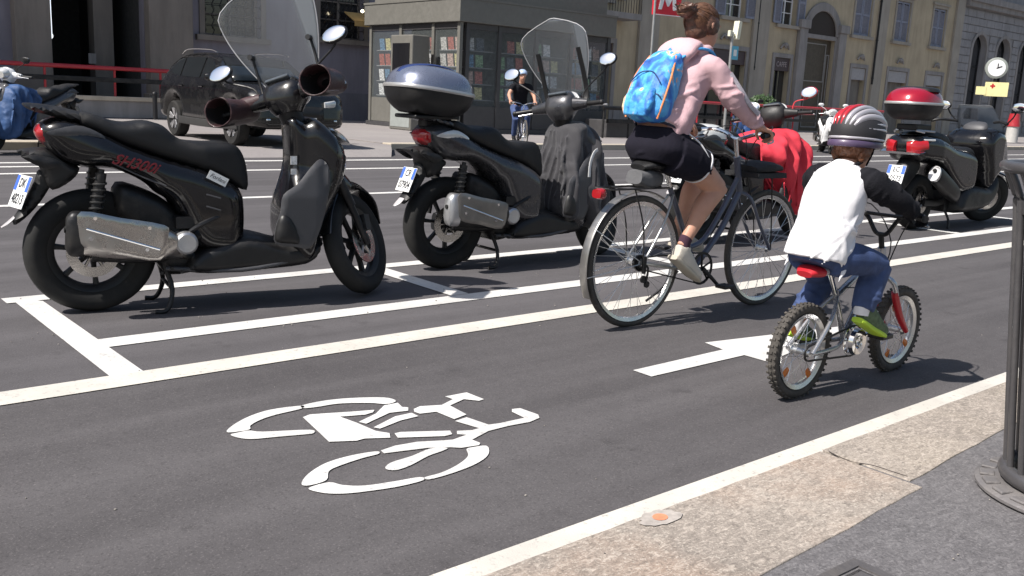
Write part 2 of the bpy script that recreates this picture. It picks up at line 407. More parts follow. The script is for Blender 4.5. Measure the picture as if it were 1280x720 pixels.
# cycle stencil, traced piece by piece and laid on the lane
BK = [[(68,182),(90,158),(150,125),(230,100),(340,86),(338,97),(250,118),(190,138),(155,158),(152,172),(110,181)],
 [(82,192),(110,184),(150,177),(200,181),(370,174),(382,187),(340,192),(250,200),(160,208),(110,203)],
 [(342,85),(420,68),(520,58),(640,56),(683,68),(650,80),(590,76),(480,78),(400,90),(350,95)],
 [(345,128),(370,118),(440,113),(520,108),(605,101),(600,110),(570,119),(480,126),(540,148),(610,178),(660,186),(663,203),(570,206),(540,214),(440,218)],
 [(548,145),(610,115),(640,85),(690,75),(705,90),(728,92),(728,104),(660,112),(600,140),(575,152)],
 [(602,165),(680,125),(740,112),(765,124),(700,140),(625,170)],
 [(678,187),(700,182),(880,177),(888,190),(860,197),(690,203)],
 [(748,98),(770,88),(850,83),(890,62),(862,52),(940,37),(1003,62),(985,68),(930,62),(880,85),(940,118),(895,135),(830,108),(770,115),(750,108)],
 [(898,142),(940,128),(1020,155),(1060,150),(1150,130),(1105,108),(1105,98),(1135,95),(1200,118),(1205,130),(1170,145),(1090,160),(1020,178),(960,210),(990,222),(985,230),(920,240),(880,238),(800,240),(720,250),(640,260),(628,250),(680,232),(760,218),(850,213),(890,210),(940,192),(905,190),(905,178),(960,175),(985,168)],
 [(645,310),(670,292),(740,270),(810,242),(870,240),(850,252),(800,270),(740,302),(690,320),(655,320)],
 [(340,372),(365,335),(430,295),(520,268),(610,253),(620,262),(560,278),(480,305),(440,325),(430,358),(370,377)],
 [(365,388),(440,366),(490,376),(570,378),(680,362),(770,347),(783,358),(700,380),(600,396),(500,407),(420,405)],
 [(787,348),(850,330),(910,300),(945,270),(940,245),(960,238),(1010,232),(1022,250),(1010,275),(960,305),(880,335),(805,355)]]
b = MB()
for n_, pc in enumerate(BK):
    q = [gp(260+x/2.909, 480+y/2.909) for x, y in pc]
    if n_ in (0, 1, 2, 9, 10, 11, 12): q = catclosed(q, 4)
    b.add([(p.x, p.y, Z1) for p in q], [tuple(range(len(q)))])
o = b.build('bicycle_marking', paint_m, smooth=0, recalc=False); tag(o, kind='structure')
for p in o.data.polygons:
    if p.normal.z < 0: p.flip()
sheet('arrow_marking', [(3.05, 2.585), (3.72, 2.585), (3.72, 2.45), (4.87, 2.645), (3.74, 2.84), (3.71, 2.705), (3.05, 2.695)], Z1, paint_m)
# near side: granite kerb stones and asphalt pavement
KZ = .045
pv = MB(); pv.box2((-60, -60, -.2), (120, 1.45, KZ-.003)); tag(pv.build('pavement', pavement_m, smooth=0), kind='structure')
def kerb_stone(x0, x1, mt):
    n = 26; b = MB(); o = []
    rr = random.Random(int(x0*100))
    xs = [x0+(x1-x0)*i/n for i in range(n+1)]
    top = [(x, 1.600+rr.uniform(-.003, .003)) for x in xs]; bot = [(x, (1.20+.04*(x-1.9)/.9 if x0 < 2.8 else 1.29+.045*(x-2.9)/.8)+rr.uniform(-.004, .004)) for x in xs]
    b.prism([(x+(.006*sin(i*2) if 0 else 0), y) for i, (x, y) in enumerate(top)]+bot[::-1], -.1, KZ+rr.uniform(-.002, .002)); o = b.build('kerb', mt, smooth=0, bevel=.003); tag(o, kind='structure')
kerb_m2 = kerb_m.copy(); 
edges = [-9, -5.3, -1.6, .35, 2.80, 5.2, 7.6, 10, 12.4, 16, 20, 30, 60]
for i, (a, c) in enumerate(zip(edges[:-1], edges[1:])): kerb_stone(a+.007, c-.007, kerb_m if i % 2 else kerb_m2)
gx = [n for n in kerb_m2.node_tree.nodes if n.type == 'MIX'][1]; gx.inputs[7].default_value = (.29, .25, .20, 1)
b = MB(); rr = random.Random(5)                       # the crack line and broken corner between two stones
pts = [gp(1036, 565, KZ), gp(1062, 577, KZ), gp(1090, 582, KZ), gp(1115, 590, KZ), gp(1134, 596, KZ)]
b.sweep([(p.x, p.y, KZ+.002) for p in pts], [(.0012+.0022*rr.random(), .0006) for p in pts], side=(0, 1, 0), k=3); tag(b.build('kerb_crack', mat('crack_dirt', (.05, .04, .035), .95, var=.3, vscale=40), smooth=0), kind='structure')
# surveyor's paint dot
c = gp(825, 648, KZ); b = MB(); rr = random.Random(3)
b.add([(c.x+(.055+.03*rr.random())*cos(2*pi*i/28), c.y+(.035+.012*rr.random())*sin(2*pi*i/28), KZ+.0035) for i in range(28)], [tuple(range(28))]); tag(b.build('survey_mark', mat('faded_white_spray', (.36, .325, .295), .8, var=.2, vscale=50), smooth=0, recalc=False), kind='structure')
b = MB(); b.add([(c.x+.024*cos(2*pi*i/20), c.y+.020*sin(2*pi*i/20), KZ+.005) for i in range(20)], [tuple(range(20))]); tag(b.build('survey_dot', mat('orange_spray', (.60, .22, .12), .8, var=.1, vscale=50), smooth=0, recalc=False), kind='structure')
# asphalt patch below the kerb
# far pavement: kerb from the driveway to the right and left of it
for (x0, x1) in ((-60, 5.6), (10.4, 250)):
    b = MB(); r = .9 if x0 > 0 else 0
    b.box2((x0, 16.35, -.1), (x1, 60, .118)); tag(b.build('far_pavement', far_pave, smooth=0), kind='structure')
    b = MB(); x = x0
    while x < min(x1, 120):
        L_ = 1.5; b.box2((x+.004, 16.02, -.1), (min(x+L_, x1)-.004, 16.347, .13)); x += L_
    tag(b.build('far_kerb', mat('far_kerb_granite', (.42, .37, .30), .8, var=.15, vscale=2), smooth=0, bevel=.015), kind='structure')
b = MB(); b.prism([(5.61, 14.75), (9.6, 14.75), (10.39, 16.0), (10.39, 26), (5.61, 26)], -.1, .10); tag(b.build('driveway', far_pave, smooth=0), kind='structure')
b = MB(); b.add([(5.61, 14.3, .003), (9.3, 14.3, .003), (9.6, 14.75, .101), (5.61, 14.75, .101)], [(0, 1, 2, 3)]); tag(b.build('driveway_ramp', far_pave, smooth=0, recalc=False), kind='structure')

# grit and small stones lying about
b = MB(); rr = random.Random(21)
for i in range(420):
    x = rr.uniform(.5, 9); y = rr.choice((rr.uniform(1.75, 8), rr.uniform(.7, 1.6), rr.uniform(3.8, 5.4))); z = .004 if y > 1.62 else KZ
    r = rr.uniform(.0012, .0042)*(1 if y > 1.62 else .8); b.ball((x, y, z+r*.6), (r*rr.uniform(.7, 1.5), r, r*.7), 6, 4)
tag(b.build('grit', mat('grit_stone', (.22, .20, .18), .9, var=.6, vscale=3)), 'pale grit and tiny stones scattered on the road and kerb', 'grit', kind='stuff')
# ============================================================= buildings across the street
FY = 27.5
def wall_mat(name, col, stain=.35, sc=1.0, brick=None, grooves=0):
    m = mat(name, col, .85, 0, .10, vscale=1.1*sc, bump=.3, bscale=30)
    N = m.node_tree.nodes; L = m.node_tree.links; p = N['Principled BSDF']; src = p.inputs['Base Color'].links[0].from_socket
    tc = N.new('ShaderNodeTexCoord'); mp = N.new('ShaderNodeMapping'); mp.inputs['Scale'].default_value = (2.2, 2.2, .35); L.new(tc.outputs['Object'], mp.inputs['Vector'])
    n = N.new('ShaderNodeTexNoise'); n.inputs['Scale'].default_value = 1.6*sc; n.inputs['Detail'].default_value = 10; n.inputs['Roughness'].default_value = .65; L.new(mp.outputs[0], n.inputs['Vector'])
    r = N.new('ShaderNodeMapRange'); r.inputs[1].default_value = .42; r.inputs[2].default_value = .72; r.inputs[4].default_value = stain; L.new(n.outputs[0], r.inputs[0])
    q = N.new('ShaderNodeMix'); q.data_type = 'RGBA'; q.inputs[7].default_value = (*(v*.45 for v in col), 1); L.new(r.outputs[0], q.inputs[0]); L.new(src, q.inputs[6]); L.new(q.outputs[2], p.inputs['Base Color'])
    return m
ochre = wall_mat('ochre_plaster', (.43, .36, .255)); beige = wall_mat('beige_stone', (.33, .30, .26)); greyst = wall_mat('grey_stone', (.27, .255, .25), .5)
bluegrey = wall_mat('blue_grey_plaster', (.215, .20, .235)); brownst = wall_mat('brown_stone', (.20, .175, .155), .5); dkin = mat('dark_interior', (.012, .012, .012), .9)
shut_m = mat('blue_grey_shutter', (.22, .24, .31), .6, 0, .1, dirt=.1); pane_m = mat('window_glass_dark', (.02, .022, .026), .06, 0, .3, coat=1)
iron = mat('wrought_iron', (.02, .02, .022), .5, .3, .1); stone_door = mat('old_wood_door', (.06, .045, .035), .6, 0, .2, vscale=3)
sign_dark = mat('dark_sign', (.06, .04, .045), .5); roof_tile = mat('roof_tile', (.25, .11, .07), .9, 0, .2, bump=.4, bscale=20)
def facade(parent, x0, x1, z0, z1, holes, m, depth=.35, y=FY, name='wall', back=8):
    """front wall with real openings (x0,x1,z0,z1) and reveals"""
    xs = sorted({x0, x1, *[h[0] for h in holes], *[h[1] for h in holes]}); zs = sorted({z0, z1, *[h[2] for h in holes], *[h[3] for h in holes]})
    b = MB()
    for i in range(len(xs)-1):
        for j in range(len(zs)-1):
            cx, cz = (xs[i]+xs[i+1])/2, (zs[j]+zs[j+1])/2
            if any(h[0] < cx < h[1] and h[2] < cz < h[3] for h in holes): continue
            b.add([(xs[i], y, zs[j]), (xs[i+1], y, zs[j]), (xs[i+1], y, zs[j+1]), (xs[i], y, zs[j+1])], [(0, 1, 2, 3)])
    for a, c, d, e in holes:
        yy = y+depth
        b.add([(a, y, d), (a, yy, d), (a, yy, e), (a, y, e)], [(0, 1, 2, 3)]); b.add([(c, y, d), (c, yy, d), (c, yy, e), (c, y, e)], [(0, 1, 2, 3)])
        b.add([(a, y, d), (c, y, d), (c, yy, d), (a, yy, d)], [(0, 1, 2, 3)]); b.add([(a, y, e), (c, y, e), (c, yy, e), (a, yy, e)], [(0, 1, 2, 3)])
    b.add([(x0, y, z0), (x0, y+back, z0), (x0, y+back, z1), (x0, y, z1)], [(0, 1, 2, 3)]); b.add([(x1, y, z0), (x1, y+back, z0), (x1, y+back, z1), (x1, y, z1)], [(0, 1, 2, 3)])
    b.add([(x0, y+back, z0), (x1, y+back, z0), (x1, y+back, z1), (x0, y+back, z1)], [(0, 1, 2, 3)])
    w = b.build(name, m, parent, smooth=0, recalc=False)
    b = MB(); b.box2((x0-.1, y-.4, z1), (x1+.1, y+back+.1, z1+.25)); b.build('roof', roof_tile, parent, smooth=0)
    return w
def window(parent, x0, x1, z0, z1, shutters=None, grate=False, sur=None, y=FY):
    cx = (x0+x1)/2; b = MB(); s = sur or beige
    t = .16
    for a in ((x0-t, x0-.002), (x1+.002, x1+t)): b.box2((a[0], y-.05, z0-.002), (a[1], y+.05, z1+t))
    b.box2((x0, y-.05, z1+.002), (x1, y+.05, z1+t)); b.box2((x0-.28, y-.16, z0-.16), (x1+.28, y+.04, z0-.004)); b.box2((x0-.25, y-.14, z1+t+.002), (x1+.25, y+.04, z1+t+.12))
    fr = b.build('window', s, parent, smooth=0)
    b = MB(); b.box2((x0, y+.28, z0), (x1, y+.30, z1)); b.build('pane', pane_m, fr, smooth=0)
    b = MB()
    for a in (x0+.04, cx, x1-.04): b.box2((a-.035, y+.23, z0), (a+.035, y+.279, z1))
    for k in range(5): zz = z0+.04+(z1-z0-.08)*k/4; b.box2((x0+.075, y+.24, zz-.02), (x1-.075, y+.277, zz+.02))
    b.build('frame', white_paint_m if not grate else brownst, fr, smooth=0)
    if shutters:
        for s_ in (-1, 1):
            b = MB(); w = (x1-x0)/2
            if shutters == 'closed': a0, a1, yy = (cx-w+.02, cx-.02, y+.04) if s_ < 0 else (cx+.02, cx+w-.02, y+.04)
            else: a0, a1, yy = (x0-w+.02, x0-.02, y-.11) if s_ < 0 else (x1+.02, x1+w-.02, y-.11)
            for q in ((a0, a0+.09), (a1-.09, a1)): b.box2((q[0], yy, z0+.02), (q[1], yy+.05, z1-.02))
            for zz in (z0+.02, (z0+z1)/2-.05, z1-.12): b.box2((a0+.092, yy, zz), (a1-.092, yy+.048, zz+.1))
            zz = z0+.14
            while zz < z1-.16:
                b.box(((a0+a1)/2, yy+.024, zz), (a1-a0-.19, .008, .075), Matrix.Rotation(.6, 3, 'X')); zz += .075
            b.build('shutter', shut_m, fr, smooth=0)
    if grate:
        b = MB(); n = 7; h = (z1-z0)/8
        for i in range(n+1):
            X = x0+(x1-x0)*i/n
            b.tube([(X+(.04 if j % 2 else -.04), y-.03, z0+(z1-z0)*j/16) for j in range(17)], .012, seg=5, k=2)
        for j in range(9): b.tube([(x0, y-.03, z0+h*j), (x1, y-.03, z0+h*j)], .010, seg=5)
        b.build('grate', iron, fr)
    return fr
# --- shaded portico building on the left
pb = empty('palace', (0, 0, 0), label='shaded grey palace with stone pillars, dark passage and grated windows behind the dark car', cat='building')
H1 = [(11.35, 13.1, 2.5, 4.9), (15.1, 16.7, 2.7, 5.0), (7.09, 9.6, .12, 6.2), (-8, -6.2, 2.5, 4.9), (-3.5, -1.7, 2.5, 4.9), (1, 2.8, 2.5, 4.9)]
facade(pb, -14, 20.8, 0, 14, H1, bluegrey)
for h in H1:
    if h[3] < 6: window(pb, *h, grate=True, sur=brownst)
for x0, x1 in ((6.22, 7.08), (9.61, 10.85)):
    b = MB(); b.box2((x0, FY-.42, .12), (x1, FY-.003, 6.6)); b.box2((x0-.08, FY-.5, .118), (x1+.08, FY-.002, .75)); b.box2((x0-.1, FY-.52, 6.3), (x1+.1, FY-.001, 6.62)); b.build('pillar', brownst, pb, smooth=0, bevel=.02)
pm = wall_mat('plinth_stone', (.16, .155, .18))
for a, c in ((10.86, 20.7), (-13.9, 6.2)): b = MB(); b.box2((a, FY-.09, .12), (c, FY-.002, 1.0)); b.build('plinth', pm, pb, smooth=0)
b = MB(); b.box2((7.05, FY+.35, .12), (9.65, FY+.4, .13)); 
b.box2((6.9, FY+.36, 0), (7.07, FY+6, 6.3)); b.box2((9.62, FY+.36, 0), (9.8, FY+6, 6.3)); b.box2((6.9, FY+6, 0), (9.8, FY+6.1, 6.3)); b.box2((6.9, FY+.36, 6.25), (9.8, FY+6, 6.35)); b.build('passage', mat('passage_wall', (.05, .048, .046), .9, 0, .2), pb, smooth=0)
b = MB(); b.box2((8.62, FY+1.2, .1), (9.15, FY+1.7, 6.2)); b.build('inner_pillar', brownst, pb, smooth=0)
b = MB(); b.box2((8.36, FY+.9, 1.5), (8.56, FY+.93, 1.78)); b.build('notice', greyst, pb, smooth=0)
b = MB(); b.cyl((7.16, FY+.10, 2.2), (7.16, FY+.10, 4.6), .07, seg=12); b.ball((7.16, FY+.10, 2.15), .09); b.build('strip_lamp', emit_mat('lit_strip', (.9, .95, 1), .85), pb)
# --- ochre building in the middle
ob = empty('apartment_building', (0, 0, 0), label='ochre plastered building with blue-grey shutters, arched portal and small shops', cat='building')
WN = [(22.6, 24.4, 5.15, 7.4, 'open'), (26.2, 28.0, 5.15, 7.4, 'open'), (35.4, 36.9, 5.15, 7.4, 'open'), (39.7, 41.0, 5.15, 7.4, 'open'), (46.3, 47.9, 5.15, 7.3, 'closed'), (50.5, 52.0, 5.15, 7.3, 'closed'), (54.7, 56.2, 5.15, 7.3, 'closed')]
DR = [(25.6, 28.4, .12, 3.45), (33.9, 37.3, .12, 3.7), (39.6, 40.9, .12, 3.6), (42.0, 44.7, .12, 4.7), (46.6, 48.0, .12, 3.5), (50.4, 52.5, .12, 3.55), (54.8, 56.7, .12, 3.55), (21.6, 24.0, .12, 3.4)]
facade(ob, 20.82, 58.3, 0, 14, [w[:4] for w in WN]+DR, ochre)
for w in WN: window(ob, *w[:4], shutters=w[4])
for x0, x1, z0, z1 in DR:
    b = MB(); t = .2
    b.box2((x0-t, FY-.05, .12), (x0-.002, FY+.04, z1+t)); b.box2((x1+.002, FY-.05, .12), (x1+t, FY+.04, z1+t)); b.box2((x0, FY-.05, z1+.002), (x1, FY+.04, z1+t))
    big = z1 > 4.5
    fr = b.build('doorway', greyst, ob, smooth=0)
    if big:
        b = MB(); n = 14; cx = (x0+x1)/2; R = (x1-x0)/2
        b.prism([(cx+R*cos(pi*i/n), z1+.21+.9*R*sin(pi*i/n)) for i in range(n+1)], FY-.01, FY+.03, 'y'); b.build('arch_infill', mat('portal_dark', (.03, .022, .018), .7), fr, smooth=0)
        b = MB(); b.sweep([(cx+(R+.15)*cos(pi*i/n), FY-.06, z1+.22+.9*(R+.15)*sin(pi*i/n)) for i in range(n+1)], [(.06, .22)]*(n+1), side=(0, 1, 0), n=5, k=1, seg=8); b.build('arch_surround', greyst, fr, smooth=30)
        for s in (-1, 1):
            b = MB(); b.box2((cx+s*(R+.1), FY-.22, .12), (cx+s*(R+.75), FY-.004, 5.1)); b.box2((cx+s*(R+.02), FY-.3, 5.1), (cx+s*(R+.85), FY-.003, 5.5)); b.build('portal_pilaster', greyst, fr, smooth=0, bevel=.02)
        b = MB(); b.box2((x0, FY+.2, .12), (x1, FY+.25, z1)); dd = b.build('portal_leaf', mat('bronze_door', (.075, .06, .045), .5, .2, .2), fr, smooth=0)
        b = MB()
        def rr_(a0, a1, c0, c1):
            for q in ((a0, c0, a1, c0+.05), (a0, c1-.05, a1, c1), (a0, c0+.052, a0+.05, c1-.052), (a1-.05, c0+.052, a1, c1-.052)): b.box2((q[0], FY+.17, q[1]), (q[2], FY+.198, q[3]))
        rr_(cx-.7, cx+.7, .3, 2.2); rr_(cx-.9, cx+.9, 2.6, 4.5); rr_(cx-1.25, cx-.95, 1.0, 4.0); rr_(cx+.95, cx+1.25, 1.0, 4.0); b.build('leaf_moulding', mat('pale_moulding', (.26, .25, .24), .6), dd, smooth=0)
    else:
        b = MB(); b.box2((x0, FY+.26, .12), (x1, FY+.29, z1)); b.build('door_leaf', pane_m if x0 < 41 else wall_mat('roller_shutter', (.21, .19, .17)), fr, smooth=0)
        b = MB(); b.box2((x0, FY+.02, z1-.62), (x1, FY+.08, z1-.02)); b.build('fascia_sign', sign_dark if x0 < 41 else mat('pale_shutter_box', (.33, .32, .33), .6), fr, smooth=0)
        if x0 < 41:
            b = MB()
            for k in range(2 if x1-x0 > 2 else 1): xx = x0+(x1-x0)*(k+1)/(3 if x1-x0 > 2 else 2); b.box2((xx-.04, FY+.2, .12), (xx+.04, FY+.258, z1-.6))
            b.build('door_frame', iron, fr, smooth=0)
        # carved bracket lamp above the lintel
        b = MB(); cx = (x0+x1)/2; b.tube([(cx-.35, FY-.08, z1+.42), (cx-.15, FY-.12, z1+.62), (cx, FY-.13, z1+.48), (cx+.15, FY-.12, z1+.62), (cx+.35, FY-.08, z1+.42)], .05, seg=8); b.ball((cx, FY-.12, z1+.6), .12, 10, 8); b.build('carved_ornament', greyst, fr)
text_mesh('CAFFE', .34, 'shop_letters', mat('faded_letters', (.35, .3, .3), .6), ob, Matrix.Translation((40.25, FY+.015, 3.28)) @ Matrix.Rotation(pi/2, 4, 'X'), .004, sx=.9)
text_mesh('BAR', .3, 'shop_letters', mat('faded_letters', (0, 0, 0)), ob, Matrix.Translation((27.2, FY+.015, 3.12)) @ Matrix.Rotation(pi/2, 4, 'X'), .004)
for x0, x1 in ((29.8, 31.0), (37.55, 38.75), (48.6, 49.5), (57.3, 58.25)):
    b = MB(); b.box2((x0, FY-.14, .12), (x1, FY-.003, 13.6)); b.build('pilaster', beige, ob, smooth=0)
for a, c in ((20.9, 21.4), (24.2, 25.4), (28.6, 29.79), (31.01, 33.7), (44.95+.6, 46.4), (49.52, 50.2), (52.7, 54.6), (56.9, 57.28)): b = MB(); b.box2((a, FY-.10, .12), (c, FY-.002, .95)); b.build('plinth', greyst, ob, smooth=0)
b = MB(); b.box2((20.85, FY-.22, 8.1), (58.25, FY-.003, 8.35)); b.box2((20.85, FY-.34, 8.352), (58.25, FY-.002, 8.5)); b.build('string_course', greyst, ob, smooth=0)
b = MB(); b.box2((22.0, FY-1.05, 4.35), (28.9, FY-.01, 4.58)); bal = b.build('balcony', greyst, ob, smooth=0)
b = MB(); b.box2((22.0, FY-1.04, 5.5), (28.9, FY-1.0, 5.54))
for i in range(46): b.cyl((22.1+.15*i, FY-1.02, 4.585), (22.1+.15*i, FY-1.02, 5.5), .012, seg=5)
b.build('balcony_railing', iron, bal, smooth=0)
for px in (947, 1098):
    p = onY(px, 40, FY-.12); b = MB(); b.cyl((p.x, FY-.10, 2.7 if px > 1000 else 2.9), (p.x, FY-.10, 13.9), .06, seg=10)
    for z in (3, 5, 7, 9): b.cyl((p.x, FY-.10, z), (p.x, FY-.10, z+.06), .075, seg=10)
    b.build('downpipe', iron, ob)
# --- grey rusticated stone building on the right
def rust_mat():
    m = wall_mat('rusticated_stone', (.27, .265, .275), .45); N = m.node_tree.nodes; L = m.node_tree.links; p = N['Principled BSDF']
    return m
rs = rust_mat()
sb = empty('stone_building', (0, 0, 0), label='grey rusticated stone building with tall arched windows at the right', cat='building')
AR = [(60.1+3.45*i, 62.0+3.45*i) for i in range(9)]
facade(sb, 58.32, 92, 0, 14, [(a, c, 1.1, 6.25) for a, c in AR], rs, depth=.5)
for a, c in AR:
    cx = (a+c)/2; R = (c-a)/2; n = 16; zs = 6.25-R
    b = MB()                                              # spandrels closing the square head to an arch
    for s in (-1, 1):
        arc = [(cx+s*R*cos(pi/2*i/n), zs+R*sin(pi/2*i/n)) for i in range(n+1)]; b.prism([(cx+s*R, 6.25)]+arc, FY-.002, FY+.3, 'y')
    b.build('arch_head', rs, sb, smooth=0)
    b = MB(); b.box2((a, FY+.4, 1.1), (c, FY+.42, 6.25)); w = b.build('window', pane_m, sb, smooth=0)
    b = MB()
    for x in (a+.03, cx, c-.03): b.box2((x-.035, FY+.34, 1.1), (x+.035, FY+.398, 6.2))
    for z in (1.12, 2.8, 4.3): b.box2((a+.07, FY+.345, z), (c-.07, FY+.396, z+.07))
    b.build('frame', iron, w, smooth=0)
    b = MB(); b.sweep([(cx-R-.12, FY-.04, 1.1), (cx-R-.12, FY-.04, zs*.6)]+[(cx-(R+.12)*cos(pi*i/n), FY-.04, zs+(R+.12)*sin(pi*i/n)) for i in range(n+1)]+[(cx+R+.12, FY-.04, zs*.6), (cx+R+.12, FY-.04, 1.1)], [(.05, .12)]*(n+5), side=(0, 1, 0), n=5, k=1, seg=8); b.build('surround', greyst, sb, smooth=30)
    b = MB(); b.box2((cx-.35, FY-.003, 7.0), (cx+.35, FY+.02, 7.22)); b.build('vent', iron, sb, smooth=0)
b = MB()
for zi in range(16):                                       # real stone courses, proud of the wall, between the windows
    z0 = .3+zi*.46
    if z0 > 7.3: break
    segs = [58.34]+[v for a, c in AR for v in (a-.3, c+.3)]+[91.9]
    if z0+.4 > 6.3: segs = [58.34, 91.9]
    for i in range(0, len(segs)-1, 2):
        x = segs[i]; e = segs[i+1]; off = .5 if zi % 2 else 1.0
        while x < e-.05:
            q = min(e, x+off); b.box2((x+.015, FY-.07, z0+.02), (q-.015, FY-.004, z0+.44)); x = q; off = 1.1
b.build('stone_facing', rs, sb, smooth=0, bevel=.02)
b = MB(); b.box2((58.33, FY-.35, 7.75), (91.9, FY-.003, 8.05)); b.box2((58.33, FY-.5, 8.052), (91.9, FY-.002, 8.4)); b.box2((58.33, FY-.2, .1), (91.9, FY-.003, .3)); b.build('cornice', greyst, sb, smooth=0)
# ============================================================= kiosk, car, street furniture across the road
# --- newspaper kiosk
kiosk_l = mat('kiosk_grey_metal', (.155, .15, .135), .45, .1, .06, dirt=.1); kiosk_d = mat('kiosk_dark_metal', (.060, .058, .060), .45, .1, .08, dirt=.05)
kg = glass_mat('kiosk_glass', (.5, .55, .55), .06, fres=False)
X0, X1, Y0, Y1 = 15.4, 21.05, 20.5, 25.0; GZ = .12
kk = empty('newsstand', (0, 0, 0), label='dark grey newsstand kiosk with magazines behind its glass', cat='kiosk')
b = MB(); b.box2((X0-.06, Y0-.06, GZ), (X1+.06, Y1+.06, GZ+.12)); b.build('base', kiosk_d, kk, smooth=0, bevel=.01)
b = MB(); b.box2((X0-.12, Y0-.12, 3.02), (X1+.12, Y1+.12, 3.62)); b.box2((X0+.1, Y0+.1, 3.622), (X1-.1, Y1-.1, 4.2)); rf = b.build('roof_fascia', kiosk_l, kk, smooth=0, bevel=.015)
b = MB(); b.box2((X0-.14, Y0-.14, 3.60), (X1+.14, Y1+.14, 3.66)); b.build('roof_trim', kiosk_l, rf, smooth=0)
b = MB(); b.box2((X0+.9, Y0+.9, GZ), (X1-.9, Y1-.9, 3.0)); b.box2((X0+.05, Y0+.05, GZ+.121), (X1-.05, Y1-.05, GZ+.13)); b.build('interior', mat('kiosk_interior', (.13, .13, .13), .7, 0, .2), kk, smooth=0)
def kface(axis, f, a0, a1, posts, m, zb=.95, zt=2.86):
    """one face: posts, sill panel and panes; axis 'x' is a face of constant x"""
    pt = (lambda s, z, t: (f+t, s, z)) if axis == 'x' else (lambda s, z, t: (s, f+t, z))
    for p in posts:
        b = MB(); b.box2(pt(p-.06, GZ+.13, -.03), pt(p+.06, 3.015, .07)); b.build('post', m, kk, smooth=0)
    for p, q in zip(posts[:-1], posts[1:]):
        b = MB(); b.box2(pt(p+.062, GZ+.131, .0), pt(q-.062, zb-.003, .05)); b.build('sill_panel', m, kk, smooth=0)
        b = MB(); b.box2(pt(p+.062, zt, -.005), pt(q-.062, 3.014, .05)); b.build('head_panel', kiosk_d, kk, smooth=0)
        b = MB(); b.box2(pt(p+.063, zb, .015), pt(q-.063, zt-.003, .025)); b.build('glass_panel', kg, kk, smooth=0)
        b = MB()
        for z in (1.0, 1.42, 1.86, 2.3): b.box2(pt(p+.1, z, .14), pt(q-.1, z+.02, .42))
        b.build('shelf', mat('shelf_board', (.22, .22, .22), .6), kk, smooth=0)
xposts = [Y0+.03, 21.7, 23.3, Y1-.1]; yposts = [X0+.25, 16.75, 18.1, 19.45, X1-.06]
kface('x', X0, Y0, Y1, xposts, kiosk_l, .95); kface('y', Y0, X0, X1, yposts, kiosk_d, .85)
cols = [(.42, .40, .37), (.30, .09, .07), (.40, .36, .18), (.10, .18, .27), (.16, .24, .13), (.55, .54, .52), (.08, .08, .09), (.36, .25, .21), (.28, .30, .32)]
mags = [mat('magazine_cover_'+n, c, .35, 0, .75, vscale=22) for n, c in zip(('cream', 'red', 'yellow', 'blue', 'green', 'white', 'dark', 'salmon', 'grey'), cols)]
mg0 = {}; rr = random.Random(11)
MN = ('cream', 'red', 'yellow', 'blue', 'green', 'white', 'dark', 'salmon', 'grey'); ORD = ('first', 'second', 'third', 'fourth', 'fifth', 'sixth', 'seventh')
def magazine(x, y, z, rz, mi, lab):
    if mi not in mg0:
        b = MB(); b.box((0, 0, .17), (.26, .008, .33)); o = b.build('magazine', mags[mi], smooth=0); mg0[mi] = o; c = o
    else: c = mg0[mi].copy(); COL.objects.link(c)
    c.location = (x, y, z); c.rotation_euler = (-.12, 0, rz); tag(c, MN[mi]+' magazine, '+lab, 'magazine', 'magazines behind the kiosk glass')
for zi, z in enumerate((1.021, 1.441, 1.881, 2.321)):
    sh = ('bottom', 'second', 'third', 'top')[zi]
    for wi, (p, q) in enumerate(zip(xposts[:-1], xposts[1:])):
        y = p+.28; k = 0
        while y < q-.2:
            magazine(X0+.20, y, z, pi/2, rr.choice((0, 5, 5, 1, 3, 7, 2)), f'{ORD[k]} from the right, {sh} shelf, {ORD[wi]} sunlit kiosk window'); y += .33; k += 1
    for wi, (p, q) in enumerate(zip(yposts[:-1], yposts[1:])):
        x = p+.26; k = 0
        while x < q-.2:
            if rr.random() < .8: magazine(x, Y0+.20, z, 0, rr.randrange(9), f'{ORD[k]} from the left, {sh} shelf, {ORD[wi]} shaded kiosk window')
            x += .33; k += 1
tt = empty('advertising_totem', (14.75, 21.35, GZ), 0, 'tall grey cabinet with black screen in front of the kiosk', 'totem')
b = MB(); b.box2((-.28, 0, 0), (.28, 1.05, 2.52)); b.build('cabinet', kiosk_l, tt, smooth=0, bevel=.03)
b = MB(); b.box2((-.295, .12, .85), (-.281, .93, 2.3)); b.build('screen', mat('dark_screen', (.012, .012, .014), .15, coat=1), tt, smooth=0)
b = MB(); b.box2((-.29, .06, .08), (-.281, .99, .74)); b.build('door_panel', mat('kiosk_door_grey', (.28, .30, .29), .4), tt, smooth=0, bevel=.004)
aw = empty('awning', (0, 0, 0), label='small ochre awning with a lit bulb beside the kiosk roof', cat='awning')
b = MB(); b.add([(15.95, 27.45, 3.55), (16.95, 27.45, 3.55), (16.95, 26.8, 3.25), (15.95, 26.8, 3.25)], [(0, 1, 2, 3)]); b.build('canopy', mat('ochre_canvas', (.42, .27, .10), .8), aw, solid=.03, smooth=0)
b = MB(); b.box2((15.95, 26.78, 3.1), (16.95, 26.80, 3.25)); b.build('valance', mat('ochre_canvas', (0, 0, 0)), aw, smooth=0)
p = onY(453, 14, 26.7); b = MB(); b.ball(p, .05, 12, 8); b.build('bulb', emit_mat('bulb_glow', (1, .86, .6), 6), aw)
